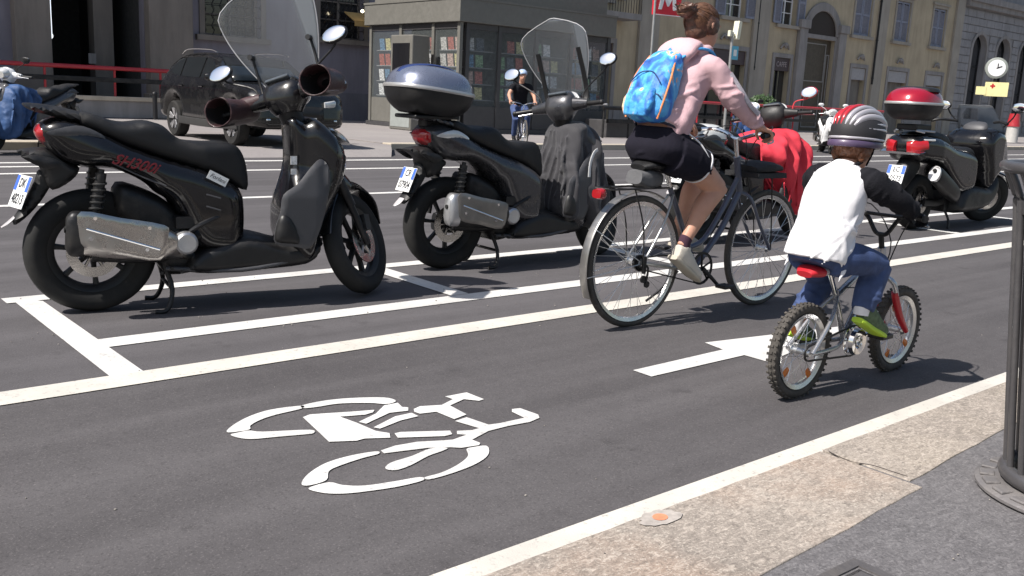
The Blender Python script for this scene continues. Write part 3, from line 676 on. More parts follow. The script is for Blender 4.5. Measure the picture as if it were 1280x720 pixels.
# --- dark sport utility car leaving the driveway, nose towards the road
car = empty('parked_car', (7.84, 15.75, .10), -pi/2, 'dark grey sport utility car with silver roof rails, nose towards the road', 'car')
cpaint = mat('dark_car_paint', (.006, .006, .006), .2, .1, .05, coat=.6, dirt=.02); cglass = mat('car_glass', (.01, .012, .012), .05, 0, .2, coat=.3); cplast = mat('car_cladding', (.03, .03, .03), .6)
# local: x forward, front axle x=0, rear axle -2.65
wfc = lambda x, z: (1-.23*max(0, min(1, (z-.98)/.62)))*(1-.12*max(0, (x-.35)/.55)**2)*(1-.08*max(0, (-x-3.1)/.5)**2)
body = [(.88, .35), (.90, .55), (.87, .78), (.80, .92), (.55, 1.0), (.1, 1.06), (-.25, 1.10), (-.55, 1.28), (-.95, 1.50), (-1.4, 1.585), (-2.1, 1.60), (-2.65, 1.55), (-3.05, 1.38), (-3.33, 1.10), (-3.47, .9), (-3.48, .6), (-3.40, .36),
        (-3.05, .33), (-3.03, .5), (-2.92, .68), (-2.65, .77), (-2.38, .68), (-2.27, .5), (-2.25, .30), (-.4, .30), (-.38, .5), (-.27, .68), (0, .77), (.27, .68), (.38, .5), (.40, .33)]
b = MB().plate(body, .91, .13, .80, wf=wfc, smooth=2, step=.07); cb = b.build('body', cpaint, car, smooth=50)
def cside(name, poly, m, dy, parent=cb):
    for s in (-1, 1):
        b = MB(); n = len(poly); P = [Vector((x, s*(.91*wfc(x, z)*1.0+dy), z)) for x, z in poly]; b.add(P, [tuple(range(n))]); b.build(name, m, parent, solid=.012, smooth=0)
cside('side_window', [(-.62, 1.12), (-.98, 1.42), (-1.30, 1.50), (-1.36, 1.13)], cglass, .002); cside('side_window', [(-1.43, 1.13), (-1.37, 1.50), (-2.25, 1.50), (-2.30, 1.15)], cglass, .002); cside('side_window', [(-2.37, 1.16), (-2.32, 1.48), (-2.60, 1.44), (-2.86, 1.28), (-2.8, 1.2)], cglass, .002)
def cstrip(name, pts, w0, m, parent=cb, lift=.008, frac=.86):
    b = MB(); vs = []
    for x, z in pts:
        w = .91*wfc(x, z)*frac
        for i in range(9): u = i/4-1; vs.append((x+lift-.02*u*u*0, w*u, z+lift-.015*u*u))
    fs = [(j*9+i, j*9+i+1, (j+1)*9+i+1, (j+1)*9+i) for j in range(len(pts)-1) for i in range(8)]; b.add(vs, fs); b.build(name, m, parent, solid=.01)
cstrip('windscreen', [(-.22, 1.105), (-.42, 1.21), (-.62, 1.33), (-.95, 1.50)], 0, cglass, lift=.02); cstrip('rear_window', [(-2.72, 1.54), (-3.0, 1.41), (-3.22, 1.22)], 0, cglass, lift=0)
cstrip('grille', [(.905, .50), (.905, .60), (.885, .72)], 0, mat('grille', (.012, .012, .012), .4), lift=.008, frac=.5)
for s in (-1, 1):
    b = MB(); b.sweep([(.90, s*.42, .76), (.86, s*.62, .78), (.68, s*.80, .83)], [(.02, .05), (.03, .06), (.02, .045)], side=(1, 0, 0), n=2.6); b.build('headlight', clear_lens, cb)
    b = MB(); b.sweep([(-1.0, s*.70, 1.60), (-1.3, s*.70, 1.645), (-2.3, s*.70, 1.655), (-2.62, s*.69, 1.57)], [(.014, .014)]*4, seg=8); b.build('roof_rail', chrome, cb)
    b = MB(); b.sweep([(-.62, s*.93, 1.13), (-.66, s*1.0, 1.15), (-.68, s*1.07, 1.15)], [(.05, .03), (.07, .07), (.05, .05)], side=(1, 0, 0), n=2.5); b.build('wing_mirror', cpaint, cb)
    b = MB(); b.sweep([(.3, s*.915, .36), (-.35, s*.92, .34), (-1.3, s*.925, .33), (-2.3, s*.92, .34)], [(.02, .07)]*4, side=(0, 1, 0), n=4); b.build('side_sill', cplast, cb)
    for xx in (-1.15, -2.1): b = MB(); b.sweep([(xx, s*.925, .98), (xx-.18, s*.925, .985)], [(.012, .016)]*2, n=3); b.build('door_handle', cpaint, cb)
    b = MB(); b.sweep([(-3.44, s*.55, .98), (-3.40, s*.75, 1.0), (-3.2, s*.85, 1.02)], [(.02, .05)]*3, side=(1, 0, 0)); b.build('tail_light', red_lens, cb)
    b = MB(); b.ball((.885, s*.62, .48), (.03, .06, .04)); b.build('fog_light', chrome, cb)
    for ax in (0, -2.65):
        yy = s*.80; t = MB(); t.lathe([(.215, -.1), (.31, -.11), (.335, -.085), (.342, 0), (.335, .085), (.31, .11), (.215, .1)], (ax, yy, .342), closed=True, seg=40); 
        r = MB(); r.lathe([(.225, s*.085), (.21, s*.10), (.205, s*.07), (.06, s*.04), (0, s*.04)], (ax, yy, .342), seg=32)
        rim = r.build('wheel', mat('dark_rim', (.03, .03, .03), .4), cb); t.build('tyre', tyre_m, rim)
        q = MB()
        for i in range(5):
            a = 2*pi*i/5+.3
            for da in (-.2, .2): q.sweep([(ax+.05*cos(a), yy+s*.07, .342+.05*sin(a)), (ax+.2*cos(a+da), yy+s*.095, .342+.2*sin(a+da))], [(.012, .022), (.012, .030)], side=(0, 1, 0), n=4, k=1, seg=8)
        q.build('spokes', alu, rim)
pl = MB(); pl.box((.915, 0, .48), (.008, .52, .11)); q = pl.build('licence_plate', plate_white, cb, smooth=0)
text_mesh('EX 742LV', .10, 'plate_letters', plate_ink, q, basis((.921, 0, .48), (0, 1, 0), (0, 0, 1)), .001)
# --- low wall with red pipe railing in front of the palace
lw = MB(); lw.box2((-6, 25.9, .12), (10.1, 26.25, .55)); o = lw.build('low_wall', greyst, smooth=0); tag(o, 'low grey stone wall under the red railing at left', 'wall')
cp = MB(); cp.box2((-6.03, 25.85, .552), (10.15, 26.3, .66)); cp.build('coping', wall_mat('pale_coping', (.46, .40, .32)), o, smooth=0, bevel=.01)
redp = mat('red_pipe_paint', (.36, .02, .03), .35, 0, .1, coat=.3, dirt=.1)
def pipe_rail(x0, x1, y, z0, zt, low, label, posts, rail_m=redp):
    r = empty('railing', (0, 0, 0), label=label, cat='railing')
    b = MB(); b.cyl((x0, y, zt), (x1, y, zt), .055, seg=12); b.build('top_rail', rail_m, r)
    b = MB(); b.box2((x0+.2, y-.05, low-.06), (x1, y+.05, low+.06)); b.build('lower_bar', dark_metal, r, bevel=.01, smooth=0)
    for x in posts: b = MB(); b.cyl((x, y, z0), (x, y, zt-.05), .032, seg=8); b.build('post', redp if rail_m is redp else dark_metal, r)
pipe_rail(-4, 9.95, 26.05, .66, 1.38, 1.08, 'red pipe railing on the low wall in front of the palace', (-3, -.5, 2, 4.5, 6.6, 8.3, 9.5))
pipe_rail(29.6, 44, 24.0, .12, 1.27, .7, 'long dark red railing along the far pavement behind the woman', (29.8, 32, 34.2, 36.4, 38.6, 40.8, 43))
pipe_rail(19.4, 21.4, 19.0, .12, .97, .6, 'short black railing right of the kiosk', (19.45, 20.5, 21.3), dark_metal)
b = MB(); b.box2((19.9, 19.3, .12), (21.5, 20.2, .62)); o = b.build('planter', kiosk_d, smooth=0, bevel=.02); tag(o, 'dark grey box planter behind the short black railing', 'planter')
b = MB(); b.cyl((9.1, 25.4, .12), (9.1, 25.4, .75), .06); b.ball((9.1, 25.4, .77), .07); tag(b.build('bollard', iron), 'black iron bollard before the low wall at left', 'bollard')
# --- metro sign
ms = empty('metro_sign', (21.25, 19, GZ), 0, 'red metro sign with white M on a thin pole', 'sign'); rz = radians(-28)
b = MB(); b.cyl((0, 0, 0), (0, 0, 4.6), .035, seg=10); b.build('pole', mat('galvanised_pole', (.4, .4, .4), .4, .6), ms)
TS = Matrix.Translation((.52, 0, 3.98)) @ Matrix.Rotation(radians(-12), 4, 'Z')
b = MB(); b.box((0, 0, 0), (.98, .10, .84)); b.xf(TS); sgn = b.build('panel', mat('metro_red', (.62, .02, .04), .4), ms, smooth=0, bevel=.01)
b = MB(); b.prism([(-.33, -.26), (-.21, -.26), (-.13, .05), (-.02, -.16), (.04, -.16), (.15, .05), (.2, -.26), (.33, -.26), (.24, .30), (.12, .30), (.01, .06), (-.11, .30), (-.23, .30)], -.056, -.0505, 'y'); b.xf(TS); b.build('letter_m', white_paint_m, sgn, smooth=0)
b = MB(); b.box2((-.49, -.054, -.42), (.49, -.0505, -.395)); b.xf(TS); b.build('border', white_paint_m, sgn, smooth=0)
# --- bus stop style pole with light panel and blue sign
p = onY(914, 60, 19); ps = empty('signpost', (p.x, 19, GZ), 0, 'grey signpost with blue square sign and edge-on pale panel', 'sign')
b = MB(); b.cyl((0, 0, 0), (0, 0, 3.35), .045, seg=10); b.build('pole', mat('galvanised_pole', (0, 0, 0)), ps)
b = MB(); b.box((.16, -.03, 2.72), (.34, .03, .42)); q = b.build('blue_sign', mat('cyan_sign', (.10, .42, .58), .4), ps, smooth=0, bevel=.01)
b = MB(); b.box((.16, -.048, 2.72), (.16, .004, .2)); b.build('symbol', white_paint_m, q, smooth=0)
b = MB(); b.box((.22, 0, 3.42), (.16, .2, .55), Matrix.Rotation(.12, 3, 'Y')); b.box((-.12, 0, 3.3), (.12, .1, .18)); b.cyl((-.15, 0, 3.28), (.25, 0, 3.28), .03); b.build('lamp_panel', mat('pale_cream_panel', (.72, .70, .55), .5), ps, smooth=0, bevel=.01)
# --- clock and yellow notice on a pole
p = onY(1245, 88, 19); pc = empty('street_clock', (p.x, 19, GZ), radians(-58), 'round white clock above yellow notice boards on a pole', 'clock')
b = MB(); b.cyl((0, 0, 0), (0, 0, 3.3), .05); b.build('pole', iron, pc)
b = MB(); b.lathe([(0, -.12), (.42, -.12), (.46, -.10), (.46, .10), (.42, .12), (0, .12)], (0, 0, 3.28), seg=36); ck = b.build('case', mat('clock_case', (.25, .27, .25), .4), pc)
b = MB(); b.lathe([(0, -.135), (.36, -.135), (.36, -.121)], (0, 0, 3.28), seg=36); fc = b.build('dial', white_paint_m, ck)
b = MB(); b.box((.10, -.14, 3.31), (.24, .006, .05), Matrix.Rotation(-.4, 3, 'Y')); b.box((.04, -.14, 3.38), (.04, .006, .2)); b.build('hands', iron, fc, smooth=0)
b = MB(); b.box((.12, -.03, 2.36), (.95, .04, .62)); nb = b.build('notice_board', mat('pale_yellow_board', (.72, .66, .34), .5), pc, smooth=0)
b = MB(); b.box((-.5, -.05, 2.28), (.42, .04, .36)); b.build('small_board', mat('pale_yellow_board', (0, 0, 0)), pc, smooth=0)
b = MB(); b.box((-.05, -.054, 2.5), (.07, .006, .2)); b.box((-.05, -.056, 2.5), (.2, .006, .07)); b.build('red_cross', red_plastic if 'red_plastic' in globals() else mat('red_plastic', (.45, .02, .03), .3), nb, smooth=0)
p = gp(1272, 186, .12); rp = empty('bollard', (47.6, 19.3, GZ), 0, 'white bollard with red cap at the far right', 'bollard')
b = MB(); b.cyl((0, 0, 0), (0, 0, .75), .28, .26); b.build('shaft', mat('dirty_white', (.45, .44, .42), .6), rp)
b = MB(); b.cyl((0, 0, .752), (0, 0, 1.35), .30, .22); b.build('cap', redp, rp)
# --- clipped bush
def leafy(name, c, r, n, m, parent, seed=1, ls=.07):
    rr = random.Random(seed); b = MB()
    for i in range(n):
        u = rr.uniform(-1, 1); t = rr.uniform(0, 2*pi); q = sqrt(1-u*u); k = rr.uniform(.72, 1.05)*(1+.12*sin(3*t+u*4))
        p = Vector(c)+Vector((r[0]*q*cos(t), r[1]*q*sin(t), r[2]*u))*k
        a = Vector((rr.uniform(-1, 1), rr.uniform(-1, 1), rr.uniform(-1, 1))).normalized(); d = a.orthogonal().normalized()*ls; a = a*ls*.5
        b.add([p-d, p+a, p+d, p-a], [(0, 1, 2, 3)])
    return b.build(name, m, parent, smooth=0, recalc=False)
p = onY(953, 130, 25.0); bu = empty('clipped_bush', (p.x, 25.0, GZ), 0, 'dark green round clipped bush in a pot behind the red railing', 'bush')
leafy('foliage', (0, 0, 1.1), (.62, .62, .5), 2600, mat('dark_leaf', (.03, .06, .02), .5, 0, .5, vscale=6), bu)
b = MB(); b.ball((0, 0, 1.1), (.45, .45, .36)); b.build('inner_foliage', mat('dark_leaf', (0, 0, 0)), bu)
b = MB(); b.cyl((0, 0, 0), (0, 0, .6), .28, .36); b.build('pot', greyst, bu)
# ============================================================= scooters
S1 = Frame((118, 388), (446, 367)); S2 = Frame((553, 335), (745, 318))
red_script = mat('red_script', (.17, .012, .02), .3, 0, .1)
muff_m = mat('oxblood_muff', (.040, .018, .020), .55, 0, .3, bump=.2, bscale=120, coat=.2)
muff_in = mat('muff_shade_lining', (.012, .01, .01), .9, 0, .2)  # near-black colour carries the shade inside the muff openings
cloth_dark = mat('grey_apron_cloth', (.034, .033, .038), .75, 0, .12, bump=.3, bscale=200, sheen=.2)
cloth_red = mat('red_apron_cloth', (.52, .03, .05), .8, 0, .1, bump=.2, bscale=160)
silver_lid = mat('silver_blue_paint', (.19, .21, .28), .2, .55, .05, coat=.7, dirt=.05)
red_paint = mat('dark_red_paint', (.33, .008, .025), .2, .2, .05, coat=.7)
silver_band = mat('silver_band', (.5, .49, .48), .3, .6, .05)
spring_m = mat('spring_metal', (.1, .1, .1), .35, .8, .1, dirt=.2)

P1 = S1.poly
SEAT = P1([(100,141),(118,143),(140,151),(160,154),(185,152),(203,157),(218,170),(235,177),(262,179),(287,179),(301,188),(309,210),(309,238),(285,226),(258,214),(213,200),(167,185),(120,166),(100,154)], -.10)
GRAB = P1([(30,130),(60,132),(95,139),(130,150),(126,162),(95,154),(60,144),(38,138)], -.12)
FAIR = P1([(52,156),(75,148),(110,157),(167,183),(213,199),(258,212),(300,234),(309,262),(307,300),(298,318),(262,318),(240,302),(227,276),(214,253),(198,243),(186,232),(165,220),(140,212),(110,211),(85,205),(66,192),(52,174)], -.17)
LAMP = P1([(44,163),(52,155),(70,158),(66,168),(64,184),(54,181),(46,172)], -.10)
TRIM = P1([(58,166),(95,157),(120,164),(132,174),(100,172),(75,170)], -.18)
HUGGER = P1([(22,190),(45,186),(66,188),(88,203),(100,211),(90,226),(66,238),(55,222),(48,207),(32,197)], -.07)
PLATEH = P1([(50,214),(68,220),(56,246),(38,268),(20,282),(17,276),(30,256),(44,228)], -.06)
FLOOR = P1([(258,310),(300,296),(330,298),(365,306),(400,303),(407,300),(402,317),(387,331),(350,337),(300,341),(262,344),(235,340),(240,322)], -.18)
SHIELD = P1([(366,152),(375,146),(385,153),(397,148),(412,157),(430,176),(439,195),(438,216),(430,238),(418,262),(406,290),(399,317),(387,330),(372,325),(358,303),(356,270),(361,243),(368,205),(367,172)], -.17)
PANEL = P1([(403,200),(411,205),(415,221),(411,250),(403,281),(395,300),(386,311),(371,309),(345,305),(345,285),(351,266),(355,244),(373,231),(391,210)], -.24)
BUMP = P1([(376,304),(365,306),(346,303),(345,290),(350,273),(356,268),(364,272),(371,284)], -.25)
HSH = P1([(101,264),(150,272),(205,281),(210,294),(200,325),(150,318),(107,311),(98,286)], -.27)
CASE = P1([(150,232),(185,240),(214,256),(240,290),(255,318),(250,338),(215,345),(200,332),(190,300),(165,285),(145,262)], -.12)

def moto_wheel(parent, c, R, w, T=None, spokes=6, rim=None, disc=True, rimr=.205, pairs=False):
    T = T or Matrix.Identity(4)
    rim = rim or black_plastic
    b = MB(); rr = rimr
    b.lathe([(rr-.004, -w*.34), (rr+.012, -w*.36), (rr+.012, -w*.30), (rr-.012, -w*.2), (rr-.016, 0), (rr-.012, w*.2), (rr+.012, w*.3), (rr+.012, w*.36), (rr-.004, w*.34), (rr-.03, w*.18), (rr-.034, 0), (rr-.03, -w*.18)], (0, 0, 0), closed=True, seg=56)
    b.lathe([(.0, -w*.42), (.03, -w*.42), (.042, -w*.3), (.05, 0), (.042, w*.3), (.03, w*.42), (0, w*.42)], seg=24)
    for i in range(spokes):
        a = 2*pi*i/spokes+.3
        for da in ((-.16, .16) if pairs else (0,)):
            p0 = Vector((.035*cos(a), 0, .035*sin(a))); p1 = Vector(((rr-.02)*cos(a+da), 0, (rr-.02)*sin(a+da)))
            b.sweep([p0, (p0+p1)/2, p1], [(.022, .016), (.016, .012), (.02, .016)] if not pairs else [(.014, .01)]*3, (0, 1, 0), 3, 10, 2)
    b.xf(Matrix.Translation(c)); b.xf(T)
    wh = b.build('wheel', rim, parent)
    t = MB(); h = w/2
    t.lathe([(rr-.006, -h*.62), (rr+.02, -h*.86), (R-.05, -h*1.0), (R-.028, -h*.9), (R-.01, -h*.55), (R, 0), (R-.01, h*.55), (R-.028, h*.9), (R-.05, h*1.0), (rr+.02, h*.86), (rr-.006, h*.62), (rr-.008, 0)], closed=True, seg=72)
    for i in range(0):                                  # tread grooves as raised shoulder blocks
        a = 2*pi*i/44
        for s in (-1, 1):
            aa = a+(.07 if s > 0 else 0)
            q = [Vector((0, 0, 0))]
            p0 = Vector(((R-.017)*cos(aa), s*h*.78, (R-.017)*sin(aa))); p1 = Vector(((R-.001)*cos(aa+.07), s*h*.2, (R-.001)*sin(aa+.07)))
            t.sweep([p0, p1], [(.010, .003), (.009, .003)], (cos(aa), 0, sin(aa)), 4, 6, 1)
    t.xf(Matrix.Translation(c)); t.xf(T); t.build('tyre', tyre_m, wh, smooth=60)
    if disc:
        d = MB(); d.lathe([(.075, -w*.5), (.125, -w*.5), (.125, -w*.5-.005), (.075, -w*.5-.005)], closed=True, seg=40)
        for i in range(6):
            a = 2*pi*i/6; d.cyl((.03*cos(a), -w*.48, .03*sin(a)), (.085*cos(a), -w*.5, .085*sin(a)), .008, seg=6)
        d.xf(Matrix.Translation(c)); d.xf(T); d.build('brake_disc', steel, wh)
    return wh

def coil(b, p0, p1, r, turns, wr):
    p0 = Vector(p0); p1 = Vector(p1); d = p1-p0; x = d.orthogonal().normalized(); y = d.normalized().cross(x)
    n = turns*10; b.tube([p0+d*(i/n)+x*r*cos(2*pi*i/10)+y*r*sin(2*pi*i/10) for i in range(n+1)], wr, seg=6, k=1)

def number_plate(parent, c, up, side, w, h, line1, line2):
    """small two line Italian plate; c centre, side points to the reader's right"""
    up = Vector(up).normalized(); side = Vector(side).normalized(); T = basis(c, side, up)
    b = MB(); b.box((0, 0, 0), (w, h, .003)); b.xf(T); pl = b.build('licence_plate', plate_white, parent, smooth=0, bevel=.001)
    b = MB()
    for s in (-1, 1): b = MB(); b.box((s*(w/2-w*.1), h*.25, .0025), (w*.18, h*.46, .0015)); b.xf(T); b.build('blue_band', plate_blue, pl, smooth=0)
    text_mesh(line1, h*.40, 'plate_letters', plate_ink, pl, T @ Matrix.Translation((0, h*.25, .0022)), .0006, sx=.8, bold=.001)
    text_mesh(line2, h*.43, 'plate_digits', plate_ink, pl, T @ Matrix.Translation((0, -h*.24, .0022)), .0006, sx=.74, bold=.001)
    return pl

def steer_matrix(wbx, R, ang, rake=26):
    ax = Vector((-sin(radians(rake)), 0, cos(radians(rake)))); p = Vector((wbx-.03, 0, R))
    return Matrix.Translation(p) @ Matrix.Rotation(radians(ang), 4, ax) @ Matrix.Translation(-p)

def mirror(parent, T, s, bar, c, rx=.078, rz=.05, back=black_plastic, tilt=.0):
    b = MB(); bar = Vector(bar); c = Vector(c)
    b.tube([bar, bar+Vector((.01, s*.03, .07)), c+Vector((.02, -s*.02, -.05)), c+Vector((.015, 0, 0))], .006, seg=8)
    Rt = Matrix.Rotation(.32, 3, 'Y'); b.ball(c+Vector((.012, 0, 0)), (.02, rx, rz), 20, 12, Rt); b.xf(T)
    m_ = b.build('mirror', back, parent)
    g = MB(); g.ball(c+Vector((-.004, 0, .003)), (.006, rx*.92, rz*.9), 20, 8, Rt); g.xf(T); g.build('mirror_glass', mirror_m, m_)

def split_build(bs, name, m, parent, **k):
    for q in bs: q.build(name, m, parent, **k)
def make_scooter(name, body, panel, steer, label, group, fr, opts, cat='scooter'):
    root = empty(name, fr.o, fr.a, label, cat, group)
    full = opts.get('full', True)
    fwf = lambda x, z: 1-.45*max(0, min(1, (x-1.10)/.3))
    b = MB().plate(FAIR, .20, .09, .5, wf=lambda x, z: 1-.35*max(0, min(1, (-x+.05)/.35))); fairing = b.build('rear_fairing', body, root)
    MB().plate(SEAT, .15, .05, .72, wf=lambda x, z: 1-.25*max(0, min(1, (x-.55)/.25))).build('seat', black_vinyl, root)
    MB().plate(GRAB, .13, .03, .6).build('grab_rail', opts.get('grab', black_plastic), root)
    MB().plate(LAMP, .12, .05, .5).build('tail_light', red_lens, root)
    b = MB()
    for s in (-1, 1): b.plate(TRIM, .012, .02, .3, y0=s*.165)
    b.build('indicator_lens', opts.get('trim', grey_plastic), fairing)
    hug = MB().plate(HUGGER, .10, .03, .5).build('rear_mudguard', black_plastic, root)
    b = MB().plate(PLATEH, .055, .02, .6); b.build('plate_holder', black_plastic, root)
    # licence plate leaning back along the holder
    p0 = S1.L(40, 217, 0); p1 = S1.L(21, 262, 0)
    up = Vector((p0.x-p1.x, 0, p0.z-p1.z)); cc = Vector(((p0.x+p1.x)/2-.018, 0, (p0.z+p1.z)/2))
    number_plate(root, cc, up, (opts.get('pyaw', .0), -1, 0), .165, .165, *opts.get('plate', ('DK', '48213')))
    b = MB(); q = S1.L(10, 279, 0); b.sweep([(q.x+.03, 0, q.z+.03), (q.x-.0, 0, q.z), (q.x-.03, 0, q.z-.02)], [(.03, .006), (.03, .008), (.012, .004)]); b.build('reflector', mat('grey_reflector', (.42, .4, .41), .3), root)
    for s in (-1, 1):                                     # rear indicators on short stalks
        b = MB().plate([(-.30, .80), (-.18, .79), (-.13, .755), (-.19, .735), (-.26, .765)], .02, .02, .4, y0=s*.15); b.build('indicator', black_plastic, root)
    # running board, engine
    fl = MB().plate(FLOOR, .21, .05, .6).build('floorboard', black_plastic, root)
    b = MB()
    for s in (-1, 1):
        b.sweep([(.33, s*.15, .23), (.7, s*.205, .215), (1.02, s*.19, .26)], [(.012, .012)]*3)
    b.build('side_strip', grey_plastic, fl)
    b = MB().plate(CASE, .13, .06, .6)
    b.sweep([(.02, .12, .30), (.25, .14, .30), (.5, .12, .36)], [(.04, .07), (.05, .09), (.05, .1)], n=3)
    eng = b.build('engine_case', dark_metal, root)
    q = S1.L(232, 303, -.19); b = MB()
    b.lathe([(0, -.235), (.045, -.235), (.056, -.225), (.06, -.19), (.06, -.1), (0, -.1)], (q.x, 0, q.z), seg=28)
    b.build('crank_cover', alu, eng)
    b = MB()
    for k in range(4): b.cyl((.30+.05*k, -.2, .22+.02*(k % 2)), (.30+.05*k, -.215, .22+.02*(k % 2)), .009, seg=8)
    b.tube([(.42, -.17, .4), (.5, -.2, .46), (.62, -.18, .5), (.66, -.16, .42)], .014)
    b.box((.45, -.15, .47), (.14, .08, .06)); b.build('engine_fittings', dark_metal, eng)
    moto_wheel(root, (0, 0, .313), .313, .135, spokes=opts.get('spokes', 7), rim=opts.get('rim', black_plastic))
    b = MB()                                              # swing arm and caliper
    b.sweep([(-.01, -.11, .31), (.2, -.12, .29), (.38, -.11, .31)], [(.018, .035), (.02, .03), (.02, .05)], n=3)
    b.sweep([(-.01, .11, .31), (.2, .13, .29), (.38, .12, .31)], [(.03, .06), (.035, .075), (.03, .08)], n=3)
    b.box((.02, -.115, .42), (.07, .035, .05), Matrix.Rotation(.4, 3, 'Y')); b.build('swing_arm', dark_metal, root, bevel=.004)
    for s in (-1, 1):
        b = MB(); t0 = Vector((.045, s*.15, .735)); t1 = Vector((-.02, s*.155, .36))
        b.cyl(t1, t0, .014, seg=10); b.cyl(t0+(t1-t0)*.05, t0+(t1-t0)*.5, .026, seg=14); sh = b.build('shock_absorber', dark_metal, root)
        b = MB(); coil(b, t0+(t1-t0)*.12, t0+(t1-t0)*.82, .03, 9, .0055); b.build('spring', spring_m, sh)
    # exhaust
    b = MB(); a0 = S1.L(95, 292, -.22); a1 = S1.L(207, 306, -.21)
    b.sweep([(a0.x-.005, -.225, a0.z), (a0.x+.03, -.225, a0.z-.005), ((a0.x+a1.x)/2, -.22, (a0.z+a1.z)/2), (a1.x, -.205, a1.z), (a1.x+.07, -.17, a1.z-.05), (a1.x+.2, -.1, a1.z-.09)],
            [(.03, .07), (.05, .098), (.055, .098), (.045, .08), (.022, .03), (.02, .02)], n=3, seg=24)
    ex = b.build('exhaust', opts.get('exh', steel), root)
    b = MB(); b.sweep([(a0.x-.045, -.225, a0.z+.004), (a0.x-.02, -.225, a0.z+.002), (a0.x+.035, -.225, a0.z-.004)], [(.035, .075), (.052, .108), (.056, .108)], n=3.4, seg=24)
    b.build('end_cap', dark_metal if not opts.get('capm') else opts['capm'], ex)
    b = MB(); b.cyl((a0.x-.052, -.225, a0.z+.02), (a0.x-.02, -.225, a0.z+.02), .014, seg=14); b.build('tail_pipe', mat('soot', (.01, .01, .01), .9), ex)
    b = MB().plate(HSH, .010, .02, .3, y0=-.278); hs = b.build('heat_shield', opts.get('hs', steel), ex)
    b = MB(); u0_ = S1.L(108, 286, -.29); u1_ = S1.L(200, 312, -.29)
    b.tube([(u0_.x, -.287, u0_.z), (u1_.x, -.287, u1_.z)], .006, k=1)
    for px, py in ((119, 273), (114, 299), (187, 285), (184, 312)):
        v = S1.L(px, py, -.29); b.cyl((v.x, -.295, v.z), (v.x, -.28, v.z), .009, seg=10)
    b.build('shield_bolts', chrome, hs)
    # stand
    b = MB()
    for s in (-1, 1): b.tube([(.33, s*.10, .24), (.36, s*.14, .12), (.33, s*.17, .02), (.27, s*.175, .012)], [.014, .013, .012, .012])
    b.cyl((.36, -.14, .12), (.36, .14, .12), .01); b.build('centre_stand', dark_metal, root)
    # front body
    b = MB().plate(SHIELD, .235, .09, .42, wf=lambda x, z: fwf(x, z)*(1-.48*max(0, min(1, (z-.58)/.16))*max(0, min(1, (1.22-x)/.15)))); sh = b.build('leg_shield', body, root)
    for s in (-1, 1):
        OP, OB = (PANEL, BUMP) if s < 0 else ([(1.3-(1.3-x)*.72, z) for x, z in PANEL], [(1.3-(1.3-x)*.74, z) for x, z in BUMP])
        b = MB().plate(OP, .014, .02, .25, y0=s*.232, wf=None, zf=lambda x, z, s=s: -s*(.20*max(0, x-1.10)+.16*max(0, z-.60)*(1 if x < 1.15 else .5))); pn = b.build('inner_panel', panel, sh)
        b = MB().plate(OB, .03, .05, .1, y0=s*.236); b.build('panel_recess', black_plastic, pn)
    if opts.get('script'):
        b = MB(); v = S1.L(366, 205, -.2)
        b.box((v.x+.02, -.15, v.z+.015), (.035, .003, .045)); b.box((v.x+.02, -.15, v.z-.045), (.03, .003, .03)); b.build('sticker', mat('white_sticker', (.6, .6, .6), .5, var=.25, vscale=90), sh, smooth=0)
    hl = MB().plate([(1.22, .96), (1.29, .93), (1.345, .87), (1.30, .87), (1.24, .91)], .13, .04, .4); hl.build('position_light', clear_lens, sh)
    # steering group
    T = steer_matrix(fr.wb or 1.415, .30, steer); wb = 1.415
    T = steer_matrix(wb, .30, steer)
    moto_wheel(root, (wb, 0, .30), .30, .11, T, spokes=opts.get('spokes', 7), rim=opts.get('rim', black_plastic))
    b = MB()
    for s in (-1, 1): b.cyl((wb-.01, s*.085, .28), (wb-.17, s*.085, .62), .021, seg=12); b.cyl((wb-.11, s*.085, .50), (wb-.21, s*.085, .70), .027, seg=12)
    b.box((wb-.02, -.1, .40), (.06, .04, .09)); b.xf(T); b.build('fork', dark_metal, root)
    b = MB(); arc = [(wb+.335*cos(radians(a)), 0, .30+.335*sin(radians(a))) for a in (20, 45, 70, 95, 120, 150, 172)]
    b.sweep(arc, [(.03, .006), (.068, .008), (.07, .012), (.075, .03), (.07, .02), (.065, .008), (.05, .006)], n=2.6, seg=18)
    b.sweep([(wb-.06, 0, .62), (wb-.12, 0, .66), (wb-.2, 0, .72)], [(.09, .05), (.085, .07), (.07, .05)], n=2.5)
    b.xf(T); b.build('front_mudguard', body, root)
    cow = MB(); cow.sweep([(1.00, 0, 1.02), (1.0, 0, 1.09), (1.02, 0, 1.15), (1.07, 0, 1.20)], [(.07, .06), (.115, .09), (.12, .085), (.07, .05)], n=2.8, seg=24)
    cow.sweep([(.985, -.23, 1.115), (1.0, -.1, 1.125), (1.01, 0, 1.13), (1.0, .1, 1.125), (.985, .23, 1.115)], [(.028, .03), (.045, .05), (.06, .06), (.045, .05), (.028, .03)], side=(1, 0, 0), n=2.4)
    cow.xf(T); cw = cow.build('handlebar_cowl', opts.get('cowl', body), root)
    b = MB(); b.sweep([(1.15, 0, 1.13), (1.105, 0, 1.14), (1.07, 0, 1.15)], [(.07, .05), (.10, .075), (.11, .085)], n=2.4, seg=24); b.xf(T); b.build('headlight', clear_lens, cw)
    b = MB(); b.box((.985, 0, 1.19), (.10, .15, .02), Matrix.Rotation(.5, 3, 'Y')); b.xf(T); b.build('dashboard', mat('dash_glass', (.06, .07, .08), .08, 0, .3, coat=1), cw, bevel=.006)
    b = MB(); b.sweep([(1.13, 0, .80), (1.05, 0, .96), (1.0, 0, 1.06)], [(.05, .05), (.06, .06), (.07, .06)], n=2.5); b.build('steering_column', black_plastic, root)
